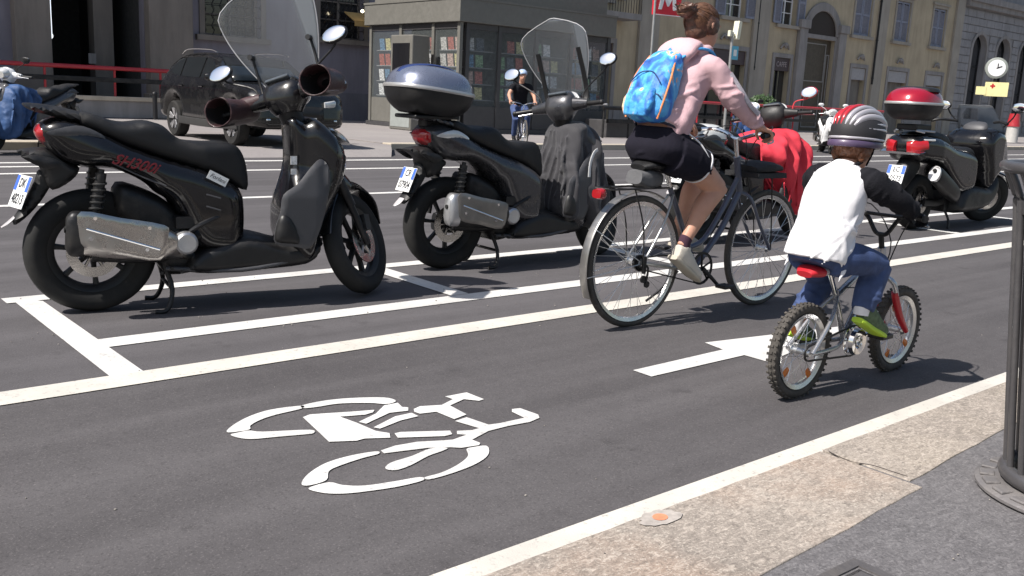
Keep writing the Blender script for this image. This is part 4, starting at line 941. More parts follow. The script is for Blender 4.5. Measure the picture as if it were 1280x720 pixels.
    for s in (-1, 1):
        b = MB(); b.cyl((.985, s*.21, 1.115), (.935, s*.355, 1.105), .017, seg=14); b.ball((.933, s*.36, 1.105), .02, 10, 8); b.xf(T); b.build('grip', black_plastic, cw)
        b = MB(); b.tube([(1.03, s*.19, 1.12), (1.045, s*.24, 1.105), (1.0, s*.37, 1.09)], [.01, .008, .007]); b.box((1.0, s*.2, 1.12), (.05, .05, .045)); b.xf(T); b.build('brake_lever', alu, cw)
        if opts.get('mirrors', True): mirror(cw, T, s, (1.01, s*.17, 1.15), (.99, s*opts.get('mw', .33), opts.get('mh', 1.34)), back=opts.get('mback', black_plastic), rx=opts.get('mrx', .078))
    if opts.get('muffs'):
        for s in (-1, 1):
            b = MB(); b.sweep([(1.09, s*.27, 1.11), (1.05, s*.275, 1.11), (.96, s*.29, 1.105), (.86, s*.30, 1.095), (.80, s*.305, 1.09)], [(.035, .03), (.072, .052), (.084, .064), (.084, .070), (.086, .076)], n=2.2, seg=22, cap=False)
            b.sweep([(1.02, s*.30, 1.12), (1.0, s*.25, 1.13), (.99, s*.14, 1.14)], [(.06, .06), (.05, .05), (.03, .03)], side=(1, 0, 0))
            b.xf(T); mf = b.build('muff', muff_m, cw, solid=.006, disp=[(.014, .05, 2)])
            b = MB(); b.sweep([(1.0, s*.285, 1.108), (.9, s*.296, 1.10), (.80, s*.305, 1.09)], [(.05, .05), (.072, .072), (.078, .08)], n=2.2, seg=22, cap=False); b.xf(T); b.build('muff_shade_lining', muff_in, mf)  # inner sleeve added in black to paint the opening's inside darkness
    ws = opts.get('windscreen')
    if ws:
        W_, z0, z1, rx_, thick = ws; b = MB(); nu, nv = 20, 16; vs = []; fs = []
        for j in range(nv+1):
            v = j/nv; z = z0+(z1-z0)*v; ww = W_*(.62+.55*sin(min(1, v*1.35)*pi/2)-.17)*(1-max(0, (v-.72)/.28)**2.2*.93)
            for i in range(nu+1):
                u = i/nu*2-1; y = u*ww; vs.append((1.14-rx_*(z-z0)-.75*y*y, y, z))
        for j in range(nv):
            for i in range(nu): a = j*(nu+1)+i; fs.append((a, a+1, a+nu+2, a+nu+1))
        b.add(vs, fs); b.xf(T); wsx = b.build('windscreen', wind_glass, cw, solid=.003)
        edge = [vs[j*(nu+1)] for j in range(nv+1)]+[vs[nv*(nu+1)+i] for i in range(1, nu)]+[vs[j*(nu+1)+nu] for j in range(nv, -1, -1)]
        b = MB(); b.tube(edge, .0035, seg=6, k=1); b.xf(T); b.build('windscreen_edge', mat('acrylic_edge', (.42, .42, .43), .3), wsx)
        for s in (-1, 1):
            b = MB(); yy = s*W_*.62
            if opts.get('flatrods'): b.sweep([(1.06, yy*.85, 1.12), (1.09, yy, 1.22), (1.14-rx_*.3-.75*yy*yy-.012, yy, z0+.33)], [(.006, .018)]*3, side=(1, 0, 0), n=4)
            else:
                b.tube([(1.02, yy*.8, 1.10), (1.08, yy, 1.2), (1.14-rx_*.2-.75*yy*yy-.01, yy*1.02, z0+.24)], .0075)
                b.cyl((1.14-rx_*.24-.75*yy*yy-.03, yy*1.02, z0+.23), (1.14-rx_*.24-.75*yy*yy+.008, yy*1.02, z0+.23), .015)
            b.xf(T); b.build('windscreen_bracket', black_plastic, cw)
    if opts.get('script'):
        v = S1.L(168, 205, -.2); v2 = S1.L(205, 214, -.2); d = Vector((v2.x-v.x, 0, v2.z-v.z))
        text_mesh('SH300i', .075, 'model_script', red_script, fairing, basis((v.x, -.2025, v.z), d, Vector((.25, 0, 1))), .002, shear=.5, sx=.95, bold=.001)
        v = S1.L(272, 223, -.2); d = Vector((S1.L(283, 227, -.2).x-S1.L(261, 216, -.2).x, 0, S1.L(283, 227, -.2).z-S1.L(261, 216, -.2).z))
        T2 = basis((v.x, -.2035, v.z), d, (0, 0, 1)); b = MB(); b.box((0, 0, 0), (.105, .045, .002)); b.xf(T2); st = b.build('dealer_sticker', plate_white, fairing, smooth=0)
        text_mesh('Forlani', .03, 'sticker_letters', plate_ink, st, T2 @ Matrix.Translation((0, 0, .0015)), .0004, shear=.3)
        b = MB()
        for px, py, qx, qy in ((258, 243, 276, 248), (258, 258, 276, 263)):
            e, f = S1.L(px, py, -.2), S1.L(qx, qy, -.2); b.tube([(e.x, -.2, e.z), (f.x, -.2, f.z)], .004, k=1)
        b.build('vent_trim', grey_plastic, fairing)
        b = MB(); e = [S1.L(x, y, -.19) for x, y in ((131, 199), (160, 213), (185, 224), (207, 232))]; b.tube([(q.x, -.17-.012*i, q.z) for i, q in enumerate(e)], .004); b.build('edge_trim', grey_plastic, fairing)
    return root, T, cw
# --- the near black scooter
sc1, T1, cw1 = make_scooter('scooter', black_gloss, grey_plastic, 46, 'black scooter nearest the camera with dark red handlebar muffs and tall clear windscreen', 'scooters parked along the bike lane', S1,
    dict(muffs=True, script=True, windscreen=(.30, 1.17, 1.78, .22, 0), plate=('DK', '48213'), mw=.37, mh=1.35, pyaw=.33))
# --- grey scooter with top box and grey apron
def top_box(parent, c, L, W, H, lid, band, base=black_plastic, rot=0):
    T = Matrix.Translation(c) @ Matrix.Rotation(rot, 4, 'Y')
    b = MB(); z = [0, .03, H*.25, H*.46]; s = [.62, .78, .93, 1.0]
    b.sweep([(0, 0, q) for q in z], [(W*k, L*k) for k in s], n=2.7, seg=40, k=3); b.xf(T); bx = b.build('top_box', base, parent)
    b = MB(); b.sweep([(0, 0, H*q) for q in (.462, .5, .54)], [(W*1.015, L*1.015), (W*1.025, L*1.025), (W*1.005, L*1.005)], n=2.7, seg=40, k=2); b.xf(T); b.build('seam_band', band, bx)
    b = MB(); b.sweep([(.0, 0, H*.542), (0, 0, H*.66), (.0, 0, H*.80), (.0, 0, H*.91), (.0, 0, H*.97), (.0, 0, H*.985)], [(W, L), (W*.97, L*.95), (W*.88, L*.85), (W*.70, L*.66), (W*.42, L*.38), (W*.08, L*.08)], n=2.5, seg=40, k=4); b.xf(T); ld = b.build('box_lid', lid, bx)
    return bx, T, ld
sc2, T2_, cw2 = make_scooter('scooter', gun_paint, grey_plastic, 22, 'dark grey scooter with silver-blue top box and grey leg apron, left of the woman', 'scooters parked along the bike lane', S2,
    dict(grab=gun_paint, windscreen=(.27, 1.19, 1.74, .35, 0), flatrods=True, plate=('CR', '07904'), mw=.40, mh=1.40, exh=dark_metal, hs=mat('worn_exhaust', (.22, .21, .2), .38, .8, .2, dirt=.3), capm=alu, trim=clear_lens, cowl=gun_paint, mrx=.07))
bx2, TB, ld2 = top_box(sc2, (-.165, 0, 1.03), .285, .245, .315, silver_lid, silver_band, rot=.10)
b = MB(); b.sweep([(-.245, 0, .235), (-.18, 0, .283), (-.05, 0, .311), (.1, 0, .306), (.2, 0, .272)], [(.03, .012), (.06, .012), (.08, .012), (.08, .012), (.05, .012)], n=2.4); b.xf(TB); b.build('lid_stripe', mat('blue_stripe', (.03, .05, .17), .25, .3, .05, coat=.6), ld2)
b = MB(); b.box((-.16, 0, 1.02), (.34, .26, .025)); b.box((-.10, 0, .985), (.2, .1, .06)); b.build('box_carrier', black_plastic, sc2, bevel=.008)
def apron(parent, name, m, outline, W, folds, wf=None, D=.12, disp=.02):
    w0 = wf or (lambda x, z: 1)
    b = MB().plate(outline, W, D, .5, wf=lambda x, z: w0(x, z)*(1+.11*sin(30*x+5*sin(3*z))+.05*sin(67*x+9*z)), step=.016)
    rr = random.Random(len(outline)); xs = sorted(outline); x0 = xs[0][0]; x1 = xs[-1][0]; zt = max(z for x, z in outline); zb = min(z for x, z in outline)
    fr_ = lambda z: min((x for x, q in outline if abs(q-z) < .14), default=x0)
    for i in range(7):                                     # hanging folds on the rider's side
        y = (-.8+1.6*i/6)*W*.8+rr.uniform(-.01, .01); za = zt-rr.uniform(.05, .12); ze = zb+rr.uniform(.1, .3); pts = []
        for k in range(6): z = za+(ze-za)*k/5; pts.append((fr_(z)-.004+.012*sin(3*k+i), y*(1-.25*(1-k/5))+.02*sin(k*1.3+i), z))
        b.tube(pts, [.003, .008, .012, .013, .012, .004], seg=8, k=3)
    for s in (-1, 1):
        for i in range(5):
            xx = x0+(x1-x0)*(.3+.15*i); za = zt-rr.uniform(.1, .25); ze = zb+rr.uniform(.05, .2); pts = []
            for k in range(6):
                z = za+(ze-za)*k/5; q = xx+(.03 if i % 2 else -.03)*sin(k*.9); pts.append((q, s*(W*w0(q, z)*.96), z))
            b.tube(pts, [.003, .007, .010, .010, .008, .003], seg=8, k=3)
    o = b.build(name, m, parent, remesh=.009, relax=4, disp=[(disp, .12, 1)])
    return o
AP2 = [(1.0,1.0),(1.1,1.02),(1.19,1.0),(1.26,.92),(1.30,.75),(1.33,.52),(1.32,.36),(1.24,.24),(1.14,.27),(1.07,.42),(1.02,.33),(.95,.30),(.90,.40),(.93,.6),(.96,.8),(.965,.94)]
AP2o = S2.poly([(682,150),(700,150),(735,147),(750,154),(755,180),(760,215),(762,250),(760,280),(752,300),(735,306),(722,298),(718,262),(712,240),(706,262),(702,281),(690,284),(674,276),(667,255),(671,220),(675,190)], -.20)
apron(sc2, 'leg_apron', cloth_dark, AP2, .25, 0, D=.06, disp=.012, wf=lambda x, z: 1-.40*max(0, min(1, (z-.55)/.45)))
b = MB(); q = [S2.L(x, y, -.30) for x, y in ((741, 222), (744, 205), (750, 192), (756, 188))]; b.sweep([(p.x, -.262+.012*i, p.z) for i, p in enumerate(q)], [(.004, .012)]*4, n=3); b.build('reflective_strip', mat('reflective_tape', (.5, .5, .5), .4), sc2)
# ============================================================= more two wheelers
class WFrame(Frame):
    def __init__(s, x, y, deg, z=0):
        s.o = Vector((x, y, z)); s.a = radians(deg); s.ex = Vector((cos(s.a), sin(s.a), 0)); s.ey = Vector((-sin(s.a), cos(s.a), 0)); s.wb = 1.415
# --- scooter with red apron behind the woman
S4 = WFrame(6.45, 5.12, 0)
sc4, T4, cw4 = make_scooter('scooter', black_gloss, grey_plastic, 20, 'black scooter with bright red leg apron and red-rimmed mirror, behind the woman', 'scooters parked along the bike lane', S4,
    dict(full=False, mirrors=False, plate=('DV', '30915'), cowl=black_plastic, exh=dark_metal, hs=dark_metal))
b4, TB4, ld4 = top_box(sc4, (.0, 0, .76), .24, .17, .27, mat('pale_box_lid', (.6, .6, .58), .25, coat=.5), black_gloss, base=black_gloss)
AP4 = S4.poly([(931, 172), (945, 166), (958, 160), (975, 162), (990, 166), (998, 178), (1004, 200), (1010, 225), (1009, 250), (1003, 266), (985, 262), (968, 240), (955, 225), (945, 212), (936, 195)], -.25)
AP4 = [(.66, .84), (.78, .93), (.95, .99), (1.08, 1.0), (1.20, .94), (1.27, .80), (1.32, .62), (1.34, .38), (1.28, .22), (1.15, .24), (1.0, .36), (.88, .55), (.76, .66), (.66, .76)]
apron(sc4, 'leg_apron', cloth_red, AP4, .30, 0, disp=.02, D=.08, wf=lambda x, z: 1-.35*max(0, min(1, (z-.75)/.35)))
redm = mat('mirror_red', (.55, .04, .05), .3, coat=.5)
mirror(cw4, T4, -1, (1.01, -.17, 1.15), (.99, -.33, 1.285), back=redm, rx=.075, rz=.055)
mirror(cw4, T4, 1, (1.01, .17, 1.15), (.99, .20, 1.21), back=white_paint_m)
# --- black maxi scooter with red top box, seen from behind
S3 = WFrame(9.62, 4.78, -1); S3.wb = 1.58
mx = empty('scooter', S3.o, S3.a, 'black maxi scooter with red-lidded top box, right of the child', 'scooter', 'scooters parked along the bike lane')
wz = lambda x, z: 1-.25*max(0, min(1, (-x)/.4))
tailb = MB().plate([(-.40, .86), (-.33, .98), (0, .97), (.35, .88), (.75, .82), (.86, .70), (.84, .42), (.55, .36), (.3, .5), (.05, .68), (-.28, .72)], .25, .1, .5, wf=wz).build('rear_fairing', black_gloss, mx)
MB().plate([(-.22, .99), (0, 1.02), (.2, .99), (.32, .90), (.48, .86), (.75, .87), (.85, .81), (.8, .75), (.3, .82), (-.1, .94)], .19, .06, .6).build('seat', black_vinyl, mx)
MB().plate([(.5, .19), (.6, .42), (.85, .46), (1.15, .44), (1.3, .58), (1.38, .4), (1.2, .22), (.8, .17)], .27, .08, .6).build('floorboard', black_plastic, mx)
fr3 = MB().plate([(1.02, 1.02), (1.2, 1.08), (1.42, 1.01), (1.6, .87), (1.74, .74), (1.68, .64), (1.48, .62), (1.28, .52), (1.12, .40), (1.05, .6), (.96, .88)], .28, .10, .45, wf=lambda x, z: 1-.45*max(0, min(1, (x-1.3)/.45))).build('front_fairing', black_gloss, mx)
b = MB(); b.sweep([(1.12, 0, .98), (1.14, 0, 1.07), (1.2, 0, 1.12)], [(.12, .05), (.14, .05), (.1, .03)], n=2.6); b.build('dashboard', grey_plastic, fr3)
b = MB(); nu, nv = 12, 8; vs = []; fs = []
for j in range(nv+1):
    for i in range(nu+1): u = i/nu*2-1; v = j/nv; vs.append((1.42-.5*v*.5-.5*(u*.24)**2*4, u*(.26-.08*v*v), 1.02+.30*v))
for j in range(nv):
    for i in range(nu): a = j*(nu+1)+i; fs.append((a, a+1, a+nu+2, a+nu+1))
b.add(vs, fs); b.build('windscreen', wind_glass, fr3, solid=.004)
for s in (-1, 1):
    b = MB(); b.sweep([(-.40, s*.06, .86), (-.37, s*.13, .87), (-.28, s*.21, .89)], [(.03, .055), (.04, .06), (.03, .045)], side=(1, 0, 0), n=2.5); b.build('tail_light', red_lens, tailb)
    b = MB(); b.sweep([(-.36, s*.05, .93), (-.33, s*.14, .935), (-.2, s*.235, .94)], [(.02, .012), (.02, .014), (.02, .012)], side=(1, 0, 0)); b.build('indicator', clear_lens, tailb)
    b = MB(); b.tube([(1.13, s*.2, 1.14), (1.0, s*.33, 1.15), (.95, s*.42, 1.13)], [.014, .016, .018]); b.build('grip', black_plastic, mx)
    b = MB(); b.tube([(1.3, s*.22, 1.08), (1.25, s*.34, 1.2), (1.22, s*.38, 1.28)], .008); b.ball((1.20, s*.42, 1.31), (.02, .09, .055)); mm = b.build('mirror', black_plastic, mx)
    b = MB(); b.ball((1.183, s*.42, 1.31), (.006, .08, .048)); b.build('mirror_glass', mirror_m, mm)
    b = MB(); b.cyl((1.57, s*.09, .28), (1.42, s*.09, .62), .022); b.build('fork_leg', dark_metal, mx)
    b = MB(); b.tube([(-.28, s*.16, 1.01), (-.34, s*.1, 1.03), (-.1, s*.17, 1.02)], .012); b.build('grab_handle', alu, tailb)
b = MB(); b.sweep([(-.43, 0, .80), (-.36, 0, .82)], [(.22, .012), (.24, .012)], n=3); b.build('chrome_strip', chrome, tailb)
b = MB().plate([(-.30, .74), (-.1, .72), (-.12, .6), (-.38, .40), (-.46, .40), (-.40, .58)], .07, .03, .6); b.build('rear_mudguard', black_plastic, mx)
number_plate(mx, (-.455, 0, .585), (.35, 0, 1), (0, -1, 0), .19, .19, 'EC', '10573')
moto_wheel(mx, (0, 0, .29), .29, .15, spokes=5, rimr=.18); Tm = steer_matrix(1.58, .29, -30); 
w3 = moto_wheel(mx, (1.58, 0, .29), .29, .12, Tm, spokes=5, rimr=.18)
b = MB(); arc = [(1.58+.315*cos(radians(a)), 0, .29+.315*sin(radians(a))) for a in (25, 60, 95, 130, 160)]; b.sweep(arc, [(.05, .01), (.075, .012), (.08, .014), (.075, .012), (.05, .01)], n=2.6); b.xf(Tm); b.build('front_mudguard', black_gloss, mx)
b = MB(); b.sweep([(-.16, -.27, .60), (-.12, -.27, .585), (.15, -.26, .46), (.33, -.25, .38), (.45, -.2, .32), (.6, -.1, .28)], [(.055, .075), (.065, .09), (.068, .092), (.06, .08), (.03, .03), (.02, .02)], n=2.4, seg=24); e3 = b.build('exhaust', dark_metal, mx)
b = MB(); b.sweep([(-.185, -.27, .612), (-.155, -.27, .60)], [(.058, .08), (.06, .083)], n=2.3, seg=24, k=1); b.build('end_cap', alu, e3)
b = MB(); b.cyl((-.192, -.27, .645), (-.17, -.27, .635), .019); b.cyl((-.192, -.27, .585), (-.17, -.27, .575), .019); b.build('tail_pipe', mat('soot', (.01, .01, .01), .9), e3)
b = MB(); b.sweep([(0, -.10, .29), (.25, -.11, .28), (.5, -.1, .32)], [(.02, .04)]*3, n=3); b.sweep([(0, .11, .29), (.25, .13, .3), (.5, .1, .34)], [(.03, .09)]*3, n=3); b.box((.6, 0, .3), (.4, .26, .2)); b.build('engine_case', dark_metal, mx)
b = MB()
for s in (-1, 1): b.tube([(.45, s*.1, .22), (.47, s*.16, .1), (.42, s*.19, .012)], .013)
b.build('centre_stand', dark_metal, mx)
b3, TB3, ld3 = top_box(mx, (-.26, 0, 1.13), .31, .24, .33, red_paint, silver_band)
b = MB(); b.sweep([(.02, 0, .33*.86), (.02, 0, .33*.955), (.02, 0, .33*1.0), (.02, 0, .33*1.01)], [(.31*.72, .24*.70), (.31*.66, .24*.62), (.31*.45, .24*.4), (.02, .02)], n=2.6, seg=30); b.xf(TB3); b.build('lid_top', black_plastic, ld3)
b = MB(); b.box((-.245, 0, .12), (.02, .09, .035)); b.box((-.24, 0, .075), (.02, .045, .05)); b.xf(TB3); b.build('box_lock', redm, b3, smooth=0, bevel=.006)
b = MB(); b.box((-.20, 0, 1.06), (.3, .22, .06)); b.build('box_carrier', dark_metal, mx, bevel=.01)
# --- small scooters on the far side
blue_cloth = mat('blue_apron_cloth', (.03, .075, .19), .6, 0, .15, bump=.2, bscale=80)
f5 = WFrame(24.9, 15.35, 222); s5, _, _ = make_scooter('scooter', white_paint_m, white_paint_m, 0, 'white scooter parked far off by the kerb, beside the child\'s helmet', 'scooters parked on the far side of the street', f5, dict(full=False, plate=('BM', '22610'), cowl=white_paint_m, mback=white_paint_m))
f6 = WFrame(20.6, 15.2, 225); s6, _, _ = make_scooter('scooter', mat('navy_paint', (.02, .05, .14), .3, coat=.5), black_plastic, 0, 'navy blue scooter parked far off, just right of the red apron', 'scooters parked on the far side of the street', f6, dict(full=False, plate=('AK', '71552')))
f7 = WFrame(4.25, 15.9, 212); s7, _, _ = make_scooter('scooter', mat('grey_scooter_paint', (.06, .06, .065), .3, coat=.5), black_plastic, 0, 'grey scooter with blue apron at the left edge across the road', 'scooters parked on the far side of the street', f7, dict(full=False, plate=('CX', '90348'), cowl=white_paint_m, mback=black_plastic))
apron(s7, 'leg_apron', blue_cloth, AP4, .33, 0, disp=.03)
# ============================================================= bicycles
B1 = Frame((787, 408), (945, 381)); B2 = Frame((993, 497), (1112, 463))
frame_blue = mat('slate_frame_paint', (.075, .085, .125), .3, .3, .1, coat=.5, dirt=.12)
silver_p = mat('silver_frame_paint', (.48, .48, .5), .22, .75, .08, dirt=.08)
spoke_m = mat('spoke_steel', (.6, .6, .6), .3, .9, .05)
rubber_brown = mat('dusty_tyre', (.060, .054, .048), .85, 0, .2, vscale=30, dirt=.4)
red_plastic = mat('red_plastic', (.45, .02, .03), .3, 0, .1)
def bike_wheel(parent, c, R, tw, nsp, lugs=False, hub=.02, refl=False, rimw=None, tm=None):
    c = Vector(c); rw = rimw or tw*.55
    b = MB(); ri = R-tw*1.0
    b.lathe([(ri-.016, -rw*.5), (ri+.002, -rw*.8), (ri+.002, rw*.8), (ri-.016, rw*.5), (ri-.02, 0)], c, closed=True, seg=64)
    b.lathe([(0, -.05), (hub*.6, -.05), (hub, -.035), (hub*.7, -.028), (hub*.7, .028), (hub, .035), (hub*.6, .05), (0, .05)], c, seg=20)
    w = b.build('wheel', mat('wheel_alu', (.62, .62, .62), .25, .85, .06, dirt=.06), parent)
    t = MB(); h = tw/2
    prof = [(R-h+h*cos(radians(a)), h*sin(radians(a))) for a in range(0, 360, 30)]
    t.lathe(prof, c, closed=True, seg=80)
    if lugs:
        n = 46
        for i in range(n):
            for s, off in ((-1, 0), (1, .5), (0, .25)):
                a = 2*pi*(i+off)/n; hh = .5*s; rr = R-h+h*cos(asin(hh*1.5) if 0 else hh*1.2)
                p = c+Vector(((rr)*cos(a), h*sin(hh*1.6)*1.02, (rr)*sin(a)))
                t.box(p, (.010, .011, .007), Matrix.Rotation(-a+pi/2, 3, 'Y'))
    t.build('tyre', tm or (tyre_m if not lugs else rubber_brown), w, smooth=50)
    s = MB()
    for i in range(nsp):
        a = 2*pi*i/nsp; sd_ = 1 if i % 2 else -1; da = .5*(1 if (i//2) % 2 else -1)
        s.cyl(c+Vector((hub*.9*cos(a+da*2.2), sd_*.033, hub*.9*sin(a+da*2.2))), c+Vector(((ri-.012)*cos(a), sd_*.004, (ri-.012)*sin(a))), .0013, seg=5)
    s.build('spokes', spoke_m, w)
    if refl:
        for a in refl:
            q = MB(); q.sweep([c+Vector(((R*.62-.022)*cos(a), -.008, (R*.62-.022)*sin(a))), c+Vector(((R*.62)*cos(a), -.008, (R*.62)*sin(a))), c+Vector(((R*.62+.022)*cos(a), -.008, (R*.62+.022)*sin(a)))], [(.003, .012), (.004, .016), (.003, .012)], n=2.5)
            q.build('wheel_reflector', orange_lens, w)
    return w
def crank_set(parent, bb, L, ang, y0, chain_to, ring=.09, m=steel, pl=.05, py=.115):
    bb = Vector(bb); b = MB(); b.lathe([(ring-.012, -.003), (ring, -.002), (ring, .002), (ring-.012, .003)], bb+Vector((0, -y0, 0)), closed=True, seg=44)
    for i in range(5):
        a = 2*pi*i/5+.4; b.cyl(bb+Vector((0, -y0, 0)), bb+Vector(((ring-.008)*cos(a), -y0, (ring-.008)*sin(a))), .006, seg=6)
    b.lathe([(ring+.000, -.0015), (ring+.004, 0), (ring, .0015)], bb+Vector((0, -y0, 0)), seg=44)
    cr = b.build('chainring', m, parent)
    for s in (-1, 1):
        a = radians(ang)+(pi if s > 0 else 0); p = bb+Vector((L*cos(a), s*(y0+.02), L*sin(a)))
        b = MB(); b.sweep([bb+Vector((0, s*(y0+.012), 0)), p], [(.006, .013), (.006, .010)], n=3); b.cyl(p, p+Vector((0, s*.08, 0)), .005); b.build('crank', m, cr)
        b = MB(); b.box(p+Vector((0, s*.052, 0)), (.085, .075, .02)); b.build('pedal', black_plastic, cr, bevel=.004)
    ct = Vector(chain_to); b = MB(); r2 = .032
    loop = [bb+Vector((ring*cos(radians(t)), -y0, ring*sin(radians(t)))) for t in range(90, -91, -20)]+[ct+Vector((r2*cos(radians(t)), -y0, r2*sin(radians(t)))) for t in (-90, -120, -150, 180, 150, 120, 90)]
    b.sweep(loop, [(.004, .004)]*len(loop), k=1, closed=True, seg=6, n=4); b.build('chain', dark_metal, parent)

def tubes(parent, name, m, lst, seg=12):
    b = MB()
    for pth, r in lst: b.tube(pth, r, seg=seg)
    return b.build(name, m, parent)

# --- woman's step-through city bicycle
bk1 = empty('bicycle', B1.o, B1.a, 'old slate-blue step-through city bicycle ridden by the woman', 'bicycle')
wb = B1.wb; RW = .352; RA = (0, 0, RW); FA = (wb, 0, RW); BB = (.50, 0, .285); ST = (.235, 0, .74); HT = (.79, 0, .90); HB = (.845, 0, .70)
bike_wheel(bk1, RA, RW, .034, 36, tm=rubber_brown, hub=.028); bike_wheel(bk1, FA, RW, .034, 36, tm=rubber_brown)
fr1 = tubes(bk1, 'frame', frame_blue, [([BB, ST], .0155), ([HT, HB], .019), ([HB, (.70, 0, .48), BB], .018),
    ([(.825, 0, .79), (.70, 0, .60), (.56, 0, .44), (.44, 0, .40)], .015)])
tubes(bk1, 'stays', mat('dull_chrome', (.55, .54, .52), .3, .9, .1, dirt=.3), [([BB, (.3, -.05, .3), (0, -.062, RW)], .009), ([BB, (.3, .05, .3), (0, .062, RW)], .009), ([(.25, -.015, .70), (.15, -.05, .55), (0, -.062, RW)], .007), ([(.25, .015, .70), (.15, .05, .55), (0, .062, RW)], .007)])
tubes(bk1, 'fork', frame_blue, [([HB, (.90, -.045, .66), (1.0, -.055, .5), (wb, -.055, RW)], .010), ([HB, (.90, .045, .66), (1.0, .055, .5), (wb, .055, RW)], .010)])
b = MB(); b.sweep([(RW*0+(RW+.022)*cos(radians(a)), 0, RW+(RW+.022)*sin(radians(a))) for a in range(62, 212, 12)], [(.026, .004)]*13, n=3, seg=12); mg = b.build('rear_mudguard', mat('mudguard_metal', (.3, .29, .28), .3, .8, .2, dirt=.35), bk1)
b = MB()
for a in (188, 150): p = Vector(((RW+.02)*cos(radians(a)), 0, RW+(RW+.02)*sin(radians(a)))); b.tube([(0, -.06, RW), (p.x, -.03, p.z), (p.x, .03, p.z), (0, .06, RW)], .0025, k=1)
b.build('mudguard_stay', spoke_m, mg)
b = MB()
for s in (-1, 1): b.tube([(.20, s*.03, .74), (.08, s*.06, .745), (-.24, s*.06, .745), (-.27, s*.03, .745), (-.27, 0, .745)], .005); b.tube([(-.1, s*.06, .745), (-.02, s*.062, .55), (0, s*.062, RW)], .004)
for x in (-.15, -.02, .08): b.cyl((x, -.06, .745), (x, .06, .745), .004)
b.build('luggage_rack', dark_metal, bk1)
b = MB(); b.sweep([(-.315, 0, .72), (-.29, 0, .72), (-.27, 0, .73)], [(.032, .022), (.036, .028), (.025, .02)], n=3); b.build('rear_light', red_lens, bk1)
b = MB(); b.sweep([(-.03, 0, .85), (.03, 0, .862), (.12, 0, .855), (.2, 0, .85), (.27, 0, .845)], [(.05, .015), (.085, .025), (.075, .025), (.035, .02), (.018, .012)], n=2.3, seg=20); sd1 = b.build('saddle', black_vinyl, bk1)
b = MB(); b.cyl((.235, 0, .74), (.19, 0, .84), .0125); b.build('seat_post', chrome, bk1)
b = MB(); b.sweep([(-.05, 0, .80), (.03, 0, .79), (.12, 0, .785)], [(.055, .035), (.065, .05), (.05, .035)], n=3.2, seg=20); b.build('saddle_bag', mat('grey_saddle_bag', (.10, .10, .105), .75, 0, .2, bump=.3), sd1, disp=[(.01, .05, 1)])
crank_set(bk1, BB, .165, -38, .05, (0, 0, RW), .09, dark_metal)
b = MB(); b.box((.0, -.07, .345), (.02, .014, .09)); b.cyl((.0, -.065, .27), (.0, -.075, .27), .02); b.cyl((.03, -.065, .24), (.03, -.075, .24), .018)
b.tube([(0, -.06, .35), (.02, -.08, .33), (.02, -.075, .26)], .006); b.lathe([(.02, -.04), (.045, -.043), (.04, -.02), (.02, -.02)], RA, closed=True, seg=24); b.build('derailleur', dark_metal, bk1)
b = MB(); b.cyl(HT, (.765, 0, 1.0), .0125)
b.tube([(.665, -.27, 1.035), (.74, -.255, 1.04), (.80, -.19, 1.045), (.80, -.10, 1.03), (.775, 0, 1.0), (.80, .10, 1.03), (.80, .19, 1.045), (.74, .255, 1.04), (.665, .27, 1.035)], .011, k=5)
hb1 = b.build('handlebar', chrome, bk1)
for s in (-1, 1):
    b = MB(); b.tube([(.63, s*.275, 1.03), (.69, s*.268, 1.038), (.75, s*.25, 1.04)], .0165); b.build('grip', black_plastic, hb1)
    b = MB(); b.tube([(.785, s*.215, 1.03), (.78, s*.24, 1.00), (.69, s*.27, .99)], .005); b.build('brake_lever', alu, hb1)
tubes(bk1, 'brake_cable', black_plastic, [([(.79, -.21, 1.04), (.88, -.15, 1.08), (.90, -.03, .98), (.86, 0, .80)], .003), ([(.79, .21, 1.04), (.9, .12, 1.07), (.9, .02, .96), (.85, .015, .72), (.6, .02, .4)], .003)])
b = MB(); b.box((.985, 0, .80), (.27, .24, .03)); b.sweep([(.86, 0, .83), (.98, 0, .845), (1.12, 0, .835)], [(.10, .025), (.13, .035), (.09, .02)], n=3)
b.cyl((.87, 0, .78), (.9, 0, .80), .01); fb = b.build('front_rack', mat('black_rack_pad', (.02, .02, .022), .8, 0, .2, bump=.4), bk1, disp=[(.02, .04, 2)])
tubes(bk1, 'rack_strut', dark_metal, [([(1.02, -.09, .79), (1.09, -.065, .55), (wb, -.062, RW)], .004), ([(1.02, .09, .79), (1.09, .065, .55), (wb, .062, RW)], .004)])
b = MB(); b.tube([(.42, .05, .26), (.34, .1, .15), (.25, .12, .09)], .007); b.build('kickstand', dark_metal, bk1)

# --- child's bicycle
bk2 = empty('bicycle', B2.o, B2.a, 'small silver child bicycle with knobbly tyres and red and white saddle', 'bicycle')
wb2 = B2.wb; R2 = .202; BB2 = (.325, 0, .215)
bike_wheel(bk2, (0, 0, R2), R2, .044, 28, lugs=True, refl=(2.2, 5.3, 3.8), rimw=.022); bike_wheel(bk2, (wb2, 0, R2), R2, .044, 28, lugs=True, refl=(2.0, 4.2, 5.6), rimw=.022)
tubes(bk2, 'frame', silver_p, [([BB2, (.215, 0, .44)], .014), ([(.225, 0, .41), (.40, 0, .50), (.565, 0, .565)], .0155), ([BB2, (.44, 0, .38), (.58, 0, .51)], .018), ([(.555, 0, .60), (.59, 0, .48)], .018),
    ([BB2, (.2, -.045, .2), (0, -.06, R2)], .009), ([BB2, (.2, .045, .2), (0, .06, R2)], .009), ([(.22, -.01, .41), (.14, -.045, .33), (0, -.06, R2)], .009), ([(.22, .01, .41), (.14, .045, .33), (0, .06, R2)], .009)])
